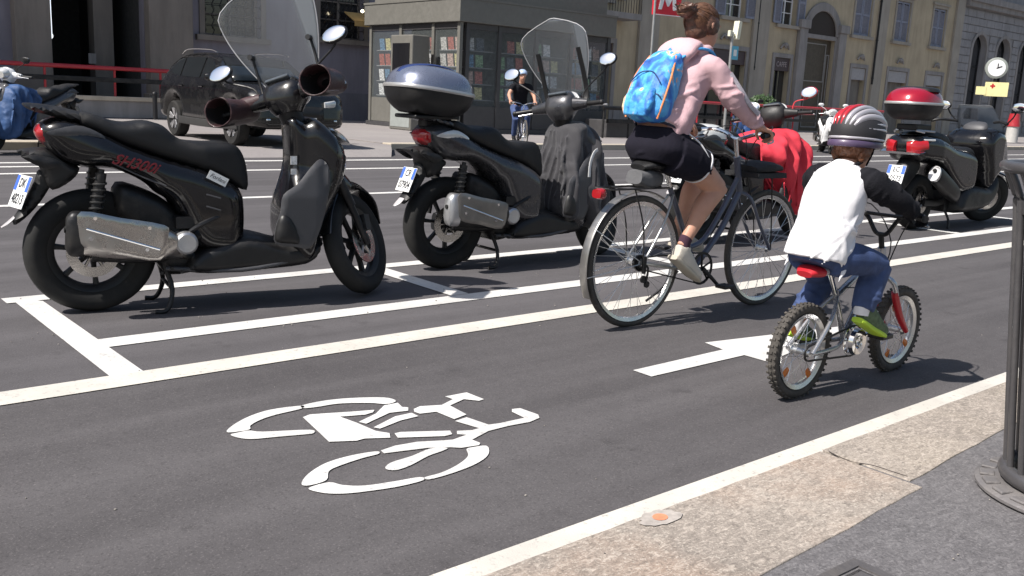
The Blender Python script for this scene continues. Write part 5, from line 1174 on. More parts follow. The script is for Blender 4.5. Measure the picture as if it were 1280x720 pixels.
tubes(bk2, 'fork', silver_p, [([(.59, 0, .47), (.61, -.05, .44), (.66, -.05, .33)], .012), ([(.59, 0, .47), (.61, .05, .44), (.66, .05, .33)], .012)])
for s in (-1, 1):
    b = MB(); b.sweep([(.625, s*.05, .40), (.69, s*.05, .29), (wb2, s*.052, R2)], [(.015, .016), (.017, .018), (.012, .012)]); b.build('fork_leg', red_plastic, bk2)
b = MB(); b.sweep([(-.02, 0, .53), (.04, 0, .54), (.12, 0, .535), (.2, 0, .53)], [(.03, .012), (.065, .024), (.04, .02), (.018, .012)], n=2.4, seg=20); s2 = b.build('saddle', mat('white_saddle', (.5, .48, .5), .4), bk2)
b = MB(); b.sweep([(-.03, 0, .528), (.0, 0, .538), (.03, 0, .538)], [(.035, .014), (.055, .024), (.066, .0245)], n=2.4, seg=20); b.build('saddle_end', red_plastic, s2)
b = MB(); b.cyl((.215, 0, .43), (.15, 0, .53), .0125); b.build('seat_post', chrome, bk2)
crank_set(bk2, BB2, .10, 15, .045, (0, 0, R2), .068, chrome)
b = MB(); b.lathe([(.03, -.075), (.055, -.078), (.06, -.06), (.03, -.055)], (BB2[0], 0, BB2[2]), closed=True, seg=28); b.build('chain_guard_disc', chrome, bk2)
b = MB(); b.cyl((.555, 0, .60), (.535, 0, .66), .012); b.tube([(.425, -.235, .765), (.50, -.15, .765), (.53, -.08, .74), (.535, -.03, .67), (.535, 0, .66), (.535, .03, .67), (.53, .08, .74), (.50, .15, .765), (.425, .235, .765)], .010, k=5); b.cyl((.515, -.1, .748), (.515, .1, .748), .008)
h2 = b.build('handlebar', black_plastic, bk2)
for s in (-1, 1):
    b = MB(); b.tube([(.41, s*.25, .765), (.455, s*.2, .765)], .016); b.build('grip', black_plastic, h2)
    b = MB(); b.tube([(.475, s*.17, .755), (.49, s*.2, .735), (.45, s*.25, .73)], .005); b.build('brake_lever', alu, h2)
tubes(bk2, 'brake_cable', black_plastic, [([(.48, -.17, .76), (.62, -.12, .80), (.66, -.03, .66), (.62, 0, .5)], .0028), ([(.48, .17, .76), (.6, .1, .78), (.63, 0, .62), (.5, -.02, .45), (.25, -.02, .45)], .0028)])
# ============================================================= people
skin_m = mat('skin', (.50, .27, .19), .5, 0, .06, vscale=20, spec=.35); skin_m.node_tree.nodes['Principled BSDF'].inputs['Subsurface Weight'].default_value = .05
pink_m = mat('pink_hoodie', (.56, .37, .395), .92, 0, .06, bump=.3, bscale=250, spec=.15)
short_m = mat('black_shorts', (.014, .013, .020), .95, 0, .1, spec=.15, bump=.2, bscale=200)
white_cloth = mat('white_cloth', (.72, .71, .73), .8, 0, .03, bump=.15, bscale=200)
black_cloth = mat('black_jersey', (.010, .010, .013), .9, 0, .1, bump=.3, bscale=150, spec=.2)
jeans_m = mat('blue_jeans', (.045, .072, .17), .8, 0, .28, vscale=18, bump=.3, bscale=260)
hair_m = mat('brown_hair', (.085, .042, .028), .42, 0, .5, vscale=30, bump=.5, bscale=60)
sneaker_m = mat('sneaker_canvas', (.50, .46, .40), .75, 0, .08, bump=.2, bscale=200)
rubber_w = mat('sole_rubber', (.42, .38, .31), .6, 0, .08)
def head(b, c, s, fwd, up):
    """head with face: c centre, s height/2 scale 1 = .115"""
    f = Vector(fwd).normalized(); u = Vector(up); u = (u-f*u.dot(f)).normalized(); l = u.cross(f)
    R = Matrix((f, l, u)).transposed(); c = Vector(c)
    P = lambda x, y, z: c+R @ Vector((x*s, y*s, z*s))
    b.ball(P(-.01, 0, .025), (.095*s, .075*s, .090*s), 24, 16, R); b.ball(P(.022, 0, -.035), (.070*s, .058*s, .078*s), 24, 16, R)
    b.sweep([P(.04, 0, -.085), P(.055, 0, -.1), P(.06, 0, -.09)], [(.03*s, .02*s), (.026*s, .02*s), (.02*s, .02*s)], side=l)   # chin
    b.sweep([P(.085, 0, .02), P(.098, 0, -.005), P(.103, 0, -.025), P(.085, 0, -.032)], [(.009*s, .01*s), (.011*s, .012*s), (.016*s, .013*s), (.014*s, .01*s)], side=l)  # nose
    b.sweep([P(.083, -.022, -.055), P(.090, 0, -.056), P(.083, .022, -.055)], [(.006*s, .008*s)]*3, side=u)      # lips
    for q in (-1, 1):
        b.sweep([P(.078, q*.045, .022), P(.088, q*.028, .028), P(.088, q*.012, .022)], [(.006*s, .008*s)]*3, side=u)  # brow
        b.sweep([P(-.012, q*.074, .02), P(-.022, q*.084, .026), P(-.026, q*.085, .0), P(-.014, q*.077, -.028)], [(.012*s, .008*s), (.016*s, .008*s), (.015*s, .008*s), (.009*s, .007*s)], side=f)  # ear
    return P, R
def eyes(parent, P, s):
    for q in (-1, 1):
        e = MB(); e.ball(P(.076, q*.028, .008), .0115*s, 12, 8); o = e.build('eye', mat('eye_white', (.7, .68, .66), .2, 0, .01), parent)
        e = MB(); e.ball(P(.0845, q*.028, .008), (.004*s, .0055*s, .0055*s), 10, 8); e.build('iris', mat('iris', (.06, .035, .02), .1, 0, .05), o)
def hand(b, w, x, z, s, thumb, curl=(45, 65, 45), spread=.0):
    """w wrist, x towards the fingers, z back of the hand, thumb +1/-1 along y = z cross x"""
    w = Vector(w); x = Vector(x).normalized(); z = Vector(z); z = (z-x*z.dot(x)).normalized(); y = z.cross(x)*thumb
    Q = lambda a, e, c: w+(x*a+y*e+z*c)*s
    b.sweep([Q(-.01, 0, 0), Q(.03, .002, 0), Q(.065, .002, .002), Q(.09, 0, 0)], [(.024*s, .018*s), (.034*s, .016*s), (.040*s, .014*s), (.038*s, .011*s)], side=y, n=2.5, seg=16)
    for i, (L, off) in enumerate(((.92, .030), (1.0, .010), (.94, -.010), (.76, -.029))):
        p = Q(.082, off, 0); a = 0; pts = [p]
        for seg_, cu in zip((.042, .027, .021), curl):
            a += radians(cu); p = p+(x*cos(a)-z*sin(a)+y*spread*(1.5-i))*(seg_*L*s); pts.append(p)
        b.sweep(pts, [(.0098*s, .0095*s), (.0092*s, .009*s), (.0084*s, .008*s), (.006*s, .006*s)], side=y, k=3, seg=10)
    b.sweep([Q(.02, .022, -.004), Q(.045, .044, -.014), Q(.068, .050, -.034), Q(.085, .040, -.05)], [(.014*s, .013*s), (.0115*s, .011*s), (.0098*s, .0095*s), (.007*s, .007*s)], side=z, k=3, seg=10)

def folds(b, P0, P1, r0, r1, n, seed, amp=.008, span=2.0, drift=.05, t0=.05, t1=.95, a0=0, a1=2*pi, ax=None):
    """soft cloth ridges lying on a limb from P0 to P1, melted into the cloth by the remesh"""
    q = random.Random(seed); P0 = Vector(P0); P1 = Vector(P1); d = (P1-P0).normalized(); x = (Vector((0, 1, 0))-d*d.y).normalized(); y = d.cross(x)
    for i in range(n):
        t = q.uniform(t0, t1); a = q.uniform(a0, a1); sp = span*q.uniform(.5, 1); dr = q.uniform(-drift, drift); pts = []
        for k in range(6):
            u = k/5; aa = a+sp*(u-.5); tt = t+dr*(u-.5)/max(.05, (P1-P0).length)*2; rr0 = r0+(r1-r0)*tt; rr0 = rr0+.003 if isinstance(rr0, (int, float)) else rr0+Vector((.003, .003))
            ra, rb = (rr0, rr0) if isinstance(rr0, (int, float)) else (rr0.x, rr0.y)
            pts.append(P0+(P1-P0)*tt+x*ra*cos(aa)+y*rb*sin(aa))
        amp2 = amp*1.35; b.tube(pts, [.002, amp2*.8, amp2, amp2, amp2*.8, .002], seg=6, k=2)
W1 = empty('person', B1.o, B1.a, 'woman in pink hoodie and black shorts riding, brown hair in a bun', 'person')
b = MB()
# trunk
b.sweep([(.11, 0, .895), (.12, 0, .94), (.16, 0, 1.06), (.22, 0, 1.2), (.28, 0, 1.33), (.32, 0, 1.40)], [(.12, .09), (.165, .115), (.125, .09), (.135, .095), (.15, .085), (.08, .06)], n=2.3, seg=28)
b.sweep([(.315, 0, 1.38), (.34, 0, 1.45), (.375, 0, 1.52)], [(.06, .06), (.05, .052), (.052, .056)])
PH, RH = head(b, (.40, 0, 1.575), 1.0, (.96, -.05, -.10), (.15, 0, 1))
for s in (-1, 1):
    kn = (.49, -.115, .735) if s < 0 else (.63, .11, .80); an = (.255, -.115, .46) if s < 0 else (.46, .115, .48)
    if s < 0: b.sweep([(.13, s*.085, .92), (.27, s*.10, .875), kn], [(.095, .10), (.083, .085), (.054, .057)], seg=20)
    else: b.sweep([(.13, s*.085, .92), (.36, s*.10, .89), kn], [(.095, .10), (.083, .085), (.054, .057)], seg=20)
    K = Vector(kn); A = Vector(an); bk_ = Vector((-.028, 0, .0))
    b.sweep([K+(K-A)*.06, K, K+(A-K)*.3+bk_, K+(A-K)*.62+bk_*.5, A, A+(A-K)*.1], [(.048, .05), (.052, .054), (.052, .058), (.040, .043), (.028, .032), (.028, .034)], seg=20)
    sh = Vector((.315, s*.155, 1.365)); el = Vector((.40, s*.235, 1.215) if s < 0 else (.42, .235, 1.2)); wr = Vector((.61, s*.262, 1.075))
    b.sweep([(.30, s*.08, 1.37), sh, sh+(el-sh)*.5, el, el+(wr-el)*.4, wr], [(.05, .05), (.05, .052), (.040, .042), (.034, .036), (.034, .036), (.022, .026)], seg=18)
    hand(b, wr, (.93, 0, -.28), (.25, 0, .95), .94, 1 if s < 0 else -1, (38, 62, 55))
body1 = b.build('body', skin_m, W1, remesh=.0065, relax=4)
eyes(body1, PH, 1)
# hair with bun
b = MB(); b.ball(PH(-.022, 0, .034), (.098, .081, .091), 28, 18, RH); b.ball(PH(-.05, 0, -.02), (.06, .062, .06), 20, 12, RH)
b.ball(PH(-.135, .012, .070), (.044, .05, .043), 18, 12, RH); b.sweep([PH(-.08, 0, .05), PH(-.13, 0, .068)], [(.03, .03), (.025, .025)]); b.ball(PH(-.01, -.072, .01), (.05, .022, .05), 14, 10, RH); b.ball(PH(-.01, .072, .01), (.05, .022, .05), 14, 10, RH)
rr = random.Random(4)
for i in range(26):
    a = rr.uniform(0, 2*pi); e = rr.uniform(-.5, .6); d0 = PH(-.135+.044*cos(a)*cos(e), .012+.048*sin(a)*cos(e), .070+.04*sin(e)); d1 = PH(-.135+.070*cos(a+.7)*cos(e), .012+.072*sin(a+.7)*cos(e), .070+.06*sin(e+.2))
    b.tube([d0, (d0+d1)/2+Vector((0, 0, .008)), d1], [.006, .005, .002], seg=6)
b.build('hair', hair_m, body1, remesh=.005, relax=4, disp=[(.004, .03, 1)])
b = MB(); hc = (-.022, 0, .034); hr = (.101, .084, .094); end = Vector((-.86, .08, .50)).normalized()
for i in range(300):                                   # combed back towards the bun
    th = rr.uniform(0, 2*pi); st = Vector((.55+.25*rr.random(), .95*cos(th), .9*sin(th)-.05)) if i % 3 else Vector((rr.uniform(-.6, .3), rr.choice((-1, 1))*.8, rr.uniform(-1.0, -.3)))
    st.normalize(); pts = []
    for k in range(7):
        u = k/6; v = (st*(1-u)+end*u).normalized(); w = 1.0+.02*rr.random()
        pts.append(PH(hc[0]+hr[0]*v.x*w, hc[1]+hr[1]*v.y*w, hc[2]+hr[2]*v.z*w))
    b.tube(pts, [.0008, .0015, .0017, .0017, .0017, .0015, .001], seg=4, k=1)
for i in range(90):                                    # wound round the bun, with loose ends
    ph_ = rr.uniform(0, 2*pi); tl = rr.uniform(-.9, .9); R_ = rr.uniform(.036, .050); pts = []
    for k in range(9):
        u = ph_+k*.55; r1 = R_*(1+(.5 if (k == 8 and i % 5 == 0) else 0))
        pts.append(PH(-.135+r1*cos(u)*cos(tl), .012+r1*sin(u), .070+r1*cos(u)*sin(tl)))
    b.tube(pts, [.001]+[.0022]*7+[.0008], seg=4, k=2)
b.build('hair_strands', mat('light_brown_hair', (.12, .062, .038), .38, 0, .35, vscale=60), body1)
# hoodie
b = MB()
b.sweep([(.115, 0, 1.045), (.15, 0, 1.10), (.21, 0, 1.2), (.265, 0, 1.31), (.31, 0, 1.395), (.325, 0, 1.425)], [(.158, .125), (.155, .12), (.155, .118), (.165, .108), (.13, .085), (.075, .07)], n=2.4, seg=30)
b.sweep([(.10, -.10, 1.03), (.14, -.13, 1.10), (.2, -.13, 1.2)], [(.05, .04), (.045, .045), (.04, .05)])
for s in (-1, 1):
    sh = Vector((.315, s*.155, 1.365)); el = Vector((.40, s*.24, 1.215) if s < 0 else (.42, .235, 1.2)); wr = Vector((.585, s*.262, 1.095))
    b.sweep([(.28, s*.06, 1.37), sh, sh+(el-sh)*.5, el, el+(wr-el)*.45, el+(wr-el)*.85, wr], [(.06, .06), (.064, .064), (.057, .06), (.052, .054), (.047, .05), (.043, .045), (.040, .042)], seg=22)
b.tube([(.26, -.085, 1.445), (.33, -.095, 1.46), (.40, -.05, 1.44), (.40, .05, 1.44), (.33, .095, 1.46), (.26, .085, 1.445)], .026, seg=12)
b.sweep([(.18, 0, 1.37), (.185, 0, 1.425), (.225, 0, 1.465), (.275, 0, 1.478), (.31, 0, 1.455)], [(.08, .03), (.118, .042), (.122, .044), (.108, .038), (.08, .025)], n=2.3, seg=22)
VV = Vector
folds(b, (.13, 0, 1.08), (.27, 0, 1.32), VV((.155, .12)), VV((.155, .105)), 26, 2, .009, 1.6, .10)
for s in (-1, 1):
    sh = Vector((.315, s*.155, 1.365)); el = Vector((.40, s*.24, 1.215) if s < 0 else (.42, .235, 1.2)); wr = Vector((.585, s*.262, 1.095))
    folds(b, sh, el, .058, .052, 12, 3+s, .007, 2.4, .05); folds(b, el, wr, .050, .041, 16, 6+s, .0065, 2.6, .04)
    b.tube([el+Vector((.03, 0, .03)), el+Vector((.02, -s*.045, .0)), el+Vector((-.01, -s*.03, -.035))], [.003, .010, .003], seg=6); b.tube([el+Vector((-.02, 0, .05)), el+Vector((.01, s*.05, .02)), el+Vector((.02, s*.02, -.03))], [.003, .010, .003], seg=6)
hd1 = b.build('hoodie', pink_m, body1, remesh=.0065, relax=2, disp=[(.012, .09, 1)])
b = MB(); b.sweep([(.36, -.235, 1.345), (.41, -.285, 1.25), (.46, -.30, 1.19), (.53, -.31, 1.145)], [(.004, .014)]*4, n=3); b.build('sleeve_tape', mat('lace_tape', (.36, .33, .36), .6, 0, .3, vscale=120), hd1)
# shorts
b = MB()
b.sweep([(.10, 0, .865), (.115, 0, .93), (.13, 0, 1.0), (.135, 0, 1.055)], [(.135, .11), (.185, .14), (.165, .125), (.14, .11)], n=2.4, seg=28)
b.sweep([(.12, -.09, .93), (.21, -.105, .90), (.30, -.115, .865)], [(.105, .11), (.108, .105), (.105, .092)], seg=22, n=2.2)
b.sweep([(.12, .09, .93), (.25, .105, .905), (.33, .115, .89)], [(.105, .11), (.105, .103), (.1, .09)], seg=22)
folds(b, (.12, -.09, .93), (.29, -.114, .868), .107, .100, 10, 8, .007, 1.8, .08); folds(b, (.115, 0, .90), (.135, 0, 1.05), VV((.165, .13)), VV((.15, .12)), 10, 9, .007, 1.2, .06)
sh1 = b.build('shorts', short_m, body1, remesh=.007, relax=2)
b = MB(); b.sweep([(.297, -.1146, .8665), (.306, -.1156, .863)], [(.106, .094)]*2, n=2.2, seg=30, k=1, cap=False); b.build('leg_hem', white_cloth, sh1, solid=.004)
b = MB(); b.tube([(.19, -.135, 1.03), (.235, -.178, .985), (.275, -.205, .92), (.30, -.212, .865)], .0045); b.build('side_piping', white_cloth, sh1)
b = MB(); b.sweep([(.122, 0, 1.033), (.140, 0, 1.068)], [(.146, .116), (.145, .115)], n=2.3, seg=36, k=1, cap=False); wbnd = b.build('waistband', mat('navy_band', (.02, .02, .04), .7), body1, solid=.006)
b = MB(); b.sweep([(.1275, 0, 1.0435), (.1345, 0, 1.0575)], [(.1505, .1205)]*2, n=2.3, seg=60, k=1, cap=False)
b.build('band_lettering', mat('band_letters', (.42, .42, .45), .7, 0, .9, vscale=70), wbnd, solid=.001)
# shoes
def shoe(parent, heel, toe, s, mu, ms, up=(0, 0, 1), w=.045):
    H = Vector(heel); T = Vector(toe); d = (T-H).normalized(); L = (T-H).length; y = Vector((0, 1, 0)); n = d.cross(y)*-1
    if n.z < 0: n = -n
    Q = lambda a, h, e=0: H+d*(a*L)+n*h*s+y*e
    b = MB(); b.sweep([Q(.0, .05), Q(.12, .055), Q(.35, .05), Q(.6, .036), Q(.85, .026), Q(1.0, .018)], [(w*.6, .035*s), (w*.8, .05*s), (w*.85, .05*s), (w*.95, .036*s), (w*.95, .028*s), (w*.5, .012*s)], n=2.5, seg=22)
    b.sweep([Q(.22, .06), Q(.15, .10)], [(w*.85, .045*s), (w*.8, .04*s)], side=(0, 1, 0), n=2.3)
    o = b.build('shoe', mu, parent, remesh=.005, relax=2)
    b = MB(); b.sweep([Q(-.03, .012), Q(.1, .01), Q(.4, .006), Q(.75, .004), Q(1.02, .006)], [(w*.72, .013*s), (w*.9, .014*s), (w*.9, .013*s), (w*1.06, .013*s), (w*.6, .01*s)], n=3.5, seg=22); b.build('sole', ms, o)
    b = MB()
    for i in range(4): b.tube([Q(.38+.09*i, .088-.012*i, -w*.6), Q(.40+.09*i, .092-.013*i), Q(.38+.09*i, .088-.012*i, w*.6)], .0035, seg=6)
    b.build('laces', white_cloth, o)
    return o
shoe(W1, (.168, -.115, .37), (.385, -.115, .235), 1, sneaker_m, rubber_w)
shoe(W1, (.44, .12, .385), (.69, .12, .345), 1, sneaker_m, rubber_w)
b = MB(); A = Vector((.255, -.115, .46)); b.sweep([A+Vector((-.01, 0, -.04)), A+Vector((0, 0, -.0)), A+Vector((.012, 0, .02))], [(.034, .037), (.033, .036), (.0335, .0365)], n=2); b.build('sock', mat('dark_sock', (.05, .02, .035), .9), W1)
# backpack
def pack_mat():
    m = mat('patterned_backpack', (.05, .27, .66), .55, 0, .1, bump=.3, bscale=90); N = m.node_tree.nodes; L = m.node_tree.links; p = N['Principled BSDF']
    tc = N.new('ShaderNodeTexCoord'); mp = N.new('ShaderNodeMapping'); mp.inputs['Scale'].default_value = (4, 4, 2.2); mp.inputs['Rotation'].default_value = (0, .5, .3); L.new(tc.outputs['Object'], mp.inputs['Vector'])
    n = N.new('ShaderNodeTexNoise'); n.inputs['Scale'].default_value = 1.7; n.inputs['Detail'].default_value = 4; n.inputs['Distortion'].default_value = 1.5; L.new(mp.outputs[0], n.inputs['Vector'])
    r = N.new('ShaderNodeValToRGB'); r.color_ramp.interpolation = 'EASE'; L.new(n.outputs[0], r.inputs[0])
    cr = r.color_ramp; cols = [(.30, (.02, .07, .28)), (.42, (.03, .16, .52)), (.47, (.06, .32, .66)), (.54, (.11, .40, .72)), (.58, (.70, .34, .16)), (.62, (.72, .62, .45)), (.66, (.06, .26, .62))]
    cr.elements[0].position = cols[0][0]; cr.elements[0].color = (*cols[0][1], 1); cr.elements[1].position = cols[-1][0]; cr.elements[1].color = (*cols[-1][1], 1)
    for q, c in cols[1:-1]: e = cr.elements.new(q); e.color = (*c, 1)
    for l in list(p.inputs['Base Color'].links): L.remove(l)
    L.new(r.outputs[0], p.inputs['Base Color']); return m
pkm = pack_mat()
bp = empty('backpack', B1.o, B1.a, 'light blue patterned backpack with orange piping on the woman\'s back', 'backpack')
b = MB(); b.sweep([(.0, 0, 1.085), (.008, 0, 1.115), (.035, 0, 1.2), (.08, 0, 1.31), (.135, 0, 1.40), (.17, 0, 1.435)], [(.085, .04), (.118, .075), (.128, .088), (.122, .08), (.10, .055), (.06, .02)], n=2.7, seg=30)
bag = b.build('bag', pkm, bp, remesh=.008, relax=2, disp=[(.018, .09, 1), (.008, .03, 1)])
b = MB()
for s in (-1, 1): b.tube([(.0, s*.115, 1.17), (-.03, s*.10, 1.22), (-.04, 0, 1.235)], .004)
b.tube([(-.02, -.10, 1.28), (-.01, -.05, 1.325), (0, 0, 1.335), (-.01, .05, 1.325), (-.02, .10, 1.28)], .0035); b.build('zip', mat('dark_blue_zip', (.02, .05, .14), .5), bag)
b = MB(); b.sweep([(-.075, 0, 1.11), (-.065, 0, 1.17), (-.03, 0, 1.25)], [(.08, .02), (.10, .03), (.085, .02)], n=3); b.build('pocket', pkm, bag, remesh=.007, disp=[(.012, .03, 2)])
for s in (-1, 1): b = MB(); b.tube([(-.03, s*.108, 1.10), (-.01, s*.128, 1.2), (.04, s*.122, 1.32), (.10, s*.088, 1.415)], .005); b.build('piping', mat('orange_piping', (.72, .25, .09), .6), bag)
for s in (-1, 1):
    b = MB(); b.sweep([(.15, s*.07, 1.41), (.22, s*.095, 1.455), (.31, s*.115, 1.455), (.37, s*.12, 1.40), (.38, s*.13, 1.32)], [(.024, .007)]*5, n=3, k=5); b.build('shoulder_strap', mat('blue_strap', (.06, .30, .62), .7, bump=.3), bp)
b = MB(); b.tube([(.13, -.02, 1.42), (.15, 0, 1.455), (.16, .03, 1.42)], .006); b.build('handle', mat('blue_strap', (0, 0, 0)), bp)

# --- child
K1 = empty('person', B2.o, B2.a, 'child in helmet and white raglan shirt with black sleeves riding a small bicycle', 'person')
b = MB()
b.sweep([(.04, 0, .575), (.06, 0, .62), (.09, 0, .72), (.14, 0, .84), (.18, 0, .91), (.20, 0, .945)], [(.09, .075), (.115, .095), (.105, .08), (.115, .08), (.105, .065), (.055, .05)], n=2.3, seg=26)
b.sweep([(.195, 0, .93), (.215, 0, .97), (.235, 0, 1.02)], [(.042, .042), (.038, .042), (.042, .045)])
PK, RK = head(b, (.255, 0, 1.068), .93, (.96, -.10, -.22), (.25, 0, 1))
for s in (-1, 1):
    if s < 0: hp, kn, an = (.07, -.065, .60), (.345, -.105, .545), (.245, -.115, .385)
    else: hp, kn, an = (.07, .065, .60), (.27, .10, .46), (.135, .11, .28)
    b.sweep([hp, ((hp[0]+kn[0])/2, (hp[1]+kn[1])/2, (hp[2]+kn[2])/2+.015), kn], [(.062, .065), (.055, .056), (.04, .042)], seg=18)
    b.sweep([kn, ((an[0]+kn[0])/2-.01, (an[1]+kn[1])/2, (an[2]+kn[2])/2), an, (an[0], an[1], an[2]-.03)], [(.04, .042), (.04, .043), (.026, .028), (.026, .028)], seg=18)
    sh = Vector((.185, s*.12, .905)); el = Vector((.275, s*.185, .845)); wr = Vector((.385, s*.215, .785))
    b.sweep([(.17, s*.06, .91), sh, (sh+el)/2, el, wr], [(.035, .035), (.036, .038), (.03, .031), (.026, .027), (.018, .02)], seg=16)
bodyk = b.build('body', skin_m, K1, remesh=.0055, relax=4)
eyes(bodyk, PK, .93)
for s in (-1, 1):
    b = MB(); wr = Vector((.385, s*.215, .785)); hand(b, wr, (.9, 0, -.25), (.25, 0, .95), .72, 1 if s < 0 else -1, (38, 62, 55)); b.build('glove', black_cloth, bodyk, remesh=.0045, relax=1)
b = MB(); b.ball(PK(-.025, 0, -.01), (.09, .079, .085), 24, 16, RK); b.sweep([PK(-.06, 0, -.05), PK(-.065, 0, -.085)], [(.05, .03), (.04, .02)])
for q in (-1, 1): b.sweep([PK(-.02, q*.07, -.02), PK(-.03, q*.072, -.07), PK(-.035, q*.06, -.10)], [(.03, .02), (.03, .018), (.02, .012)], side=(1, 0, 0))
b.build('hair', mat('auburn_hair', (.15, .06, .03), .45, 0, .4, vscale=40, bump=.4), bodyk, remesh=.005, disp=[(.014, .02, 2)])
# shirt: white body, black raglan sleeves
b = MB()
b.sweep([(.045, 0, .588), (.058, 0, .65), (.09, 0, .73), (.13, 0, .83), (.17, 0, .905), (.195, 0, .945), (.205, 0, .96)], [(.131, .116), (.127, .106), (.120, .095), (.128, .092), (.118, .078), (.075, .062), (.055, .055)], n=2.4, seg=32)
for s in (-1, 1): b.sweep([(.165, s*.06, .905), (.18, s*.105, .905)], [(.05, .05), (.046, .046)])
folds(b, (.05, 0, .63), (.15, 0, .86), Vector((.124, .104)), Vector((.120, .088)), 30, 12, .0085, 1.4, .16)
tee = b.build('shirt', white_cloth, bodyk, remesh=.006, relax=2, disp=[(.010, .09, 1)])
for s in (-1, 1):
    b = MB(); sh = Vector((.185, s*.125, .905)); el = Vector((.278, s*.192, .842)); wr = Vector((.385, s*.217, .788))
    b.sweep([(.185, s*.07, .925), (.185, s*.105, .912), sh, (sh+el)/2+Vector((0, 0, -.004)), el, (el+wr)/2, wr], [(.045, .042), (.056, .056), (.055, .056), (.05, .053), (.045, .046), (.038, .04), (.027, .029)], seg=20)
    folds(b, sh, el, .053, .048, 9, 20+s, .006, 2.2, .03); folds(b, el, wr, .044, .034, 10, 23+s, .005, 2.4, .03); b.build('sleeve', black_cloth, tee, remesh=.0055, relax=2)
b = MB(); b.tube([(.155, -.045, .965), (.215, -.05, .985), (.26, 0, .975), (.215, .05, .985), (.155, .045, .965), (.14, 0, .963)], .009, closed=True, seg=8); b.build('collar', black_cloth, tee)
# jeans
b = MB()
b.sweep([(.03, 0, .56), (.045, 0, .60), (.055, 0, .645)], [(.10, .09), (.118, .108), (.116, .10)], n=2.4, seg=28)
b.sweep([(.06, -.065, .60), (.21, -.09, .585), (.35, -.107, .55)], [(.072, .074), (.068, .066), (.054, .054)], seg=20)
b.sweep([(.355, -.107, .555), (.288, -.113, .465), (.243, -.118, .375)], [(.054, .054), (.057, .059), (.046, .048)], seg=20)
b.sweep([(.06, .065, .60), (.17, .09, .54), (.28, .10, .465)], [(.072, .074), (.066, .066), (.054, .055)], seg=20)
b.sweep([(.28, .10, .465), (.20, .108, .37), (.15, .112, .315)], [(.053, .053), (.052, .054), (.046, .048)], seg=20)
folds(b, (.06, -.065, .60), (.35, -.107, .55), .069, .056, 12, 31, .006, 2.2, .05); folds(b, (.355, -.107, .555), (.25, -.118, .385), .056, .049, 12, 32, .006, 2.4, .03); folds(b, (.28, .1, .465), (.15, .112, .315), .056, .048, 10, 33, .006, 2.4, .03)
b.build('jeans', jeans_m, bodyk, remesh=.0065, relax=2)
neon = mat('neon_yellow_shoe', (.42, .62, .04), .55, 0, .1); dkg = mat('grey_shoe_mesh', (.09, .13, .07), .8, 0, .3, vscale=60, bump=.3)
shoe(K1, (.205, -.125, .325), (.425, -.125, .235), .9, dkg, neon, w=.036)
shoe(K1, (.075, .125, .235), (.28, .125, .18), .9, dkg, neon, w=.036)
for an in ((.238, -.12, .385), (.125, .115, .285)):
    b = MB(); A = Vector(an); b.sweep([A+Vector((-.005, 0, -.03)), A, A+Vector((.012, 0, .03))], [(.032, .034), (.033, .036), (.033, .036)]); b.build('sock', white_cloth, K1)
# helmet: shell with lengthwise vents
sr = mat('helmet_red', (.42, .02, .03), .25, 0, .05, coat=.6); sg = mat('helmet_silver', (.45, .43, .46), .3, .3, .05, coat=.5); sp = mat('helmet_purple', (.075, .05, .10), .4, 0, .1, coat=.4)
b = MB(); b.ball(PK(-.012, 0, .028), (.121, .094, .103), 36, 24, RK)
i0 = len(b.v); keep = []
vs = b.v; fs = [f for f in b.f if (sum((vs[i] for i in f), Vector())/len(f)-Vector(PK(-.012, 0, -.004))).dot(RK @ Vector((-.16, 0, 1))) > 0]
b.f = fs; b.m = [0]*len(fs); hm = b.build('helmet', mat('helmet_foam', (.025, .024, .027), .6, 0, .1), bodyk, solid=.012)
def hrib(y, x0, x1, lift, w, m, name):
    b = MB(); pts = []
    for i in range(9):
        t = i/8; a = radians(x0+(x1-x0)*t)               # arc front to back over the shell
        X = -.012+.128*cos(a); Z = .028+.112*sin(a); yy = y*(.62+.38*sin(max(.05, a if a < pi/2 else pi-a)))
        k = sqrt(max(.05, 1-(yy/.108)**2)); pts.append(PK(-.012+(X+.012)*k, yy, .028+(Z-.028)*k))
    b.sweep(pts, [(w*.5, .008)]+[(w, .013)]*7+[(w*.5, .008)], side=RK @ Vector((0, 1, 0)), n=2.6, seg=12, k=3); b.build(name, m, hm)
for y, m in ((-.092, sg), (-.066, sg), (-.036, sg), (-.003, sr), (.030, sr), (.062, sr), (.092, sg)): hrib(y*.94, 22, 176, 0, .0098, m, 'helmet_rib')
for sgn in (-1, 1):
    for zz, cc, mm, t0_, t1_ in ((.16, .985, sg, 20, 165), (.36, .93, sg, 15, 172), (.56, .83, sr if sgn > 0 else sg, 10, 178)):
        b = MB(); b.sweep([PK(-.012+.129*cc*cos(radians(t)), sgn*.100*cc*sin(radians(t)), .028+.110*zz+.020*cos(radians(t))) for t in range(t0_, t1_, 16)], [(.007, .008)]*len(range(t0_, t1_, 16)), side=RK @ Vector((0, 0, 1)), k=3, seg=10); b.build('helmet_rib', mm, hm)
b = MB()
for zz, rr_, m in ((.0, 1.0, sp),):
    b.sweep([PK(-.012+.127*cos(t), .098*sin(t), -.022+.022*cos(t)) for t in [2*pi*i/28 for i in range(28)]], [(.014, .008)]*28, side=RK @ Vector((0, 0, 1)), closed=True, k=2, seg=12, n=2.5)
b.build('helmet_rim', sp, hm)
b = MB(); b.sweep([PK(-.012+.130*cos(t), .102*sin(t), .002+.022*cos(t)) for t in [2*pi*i/28 for i in range(28)]], [(.006, .006)]*28, side=RK @ Vector((0, 0, 1)), closed=True, k=2, seg=8); b.build('helmet_band', sg, hm)
b = MB()
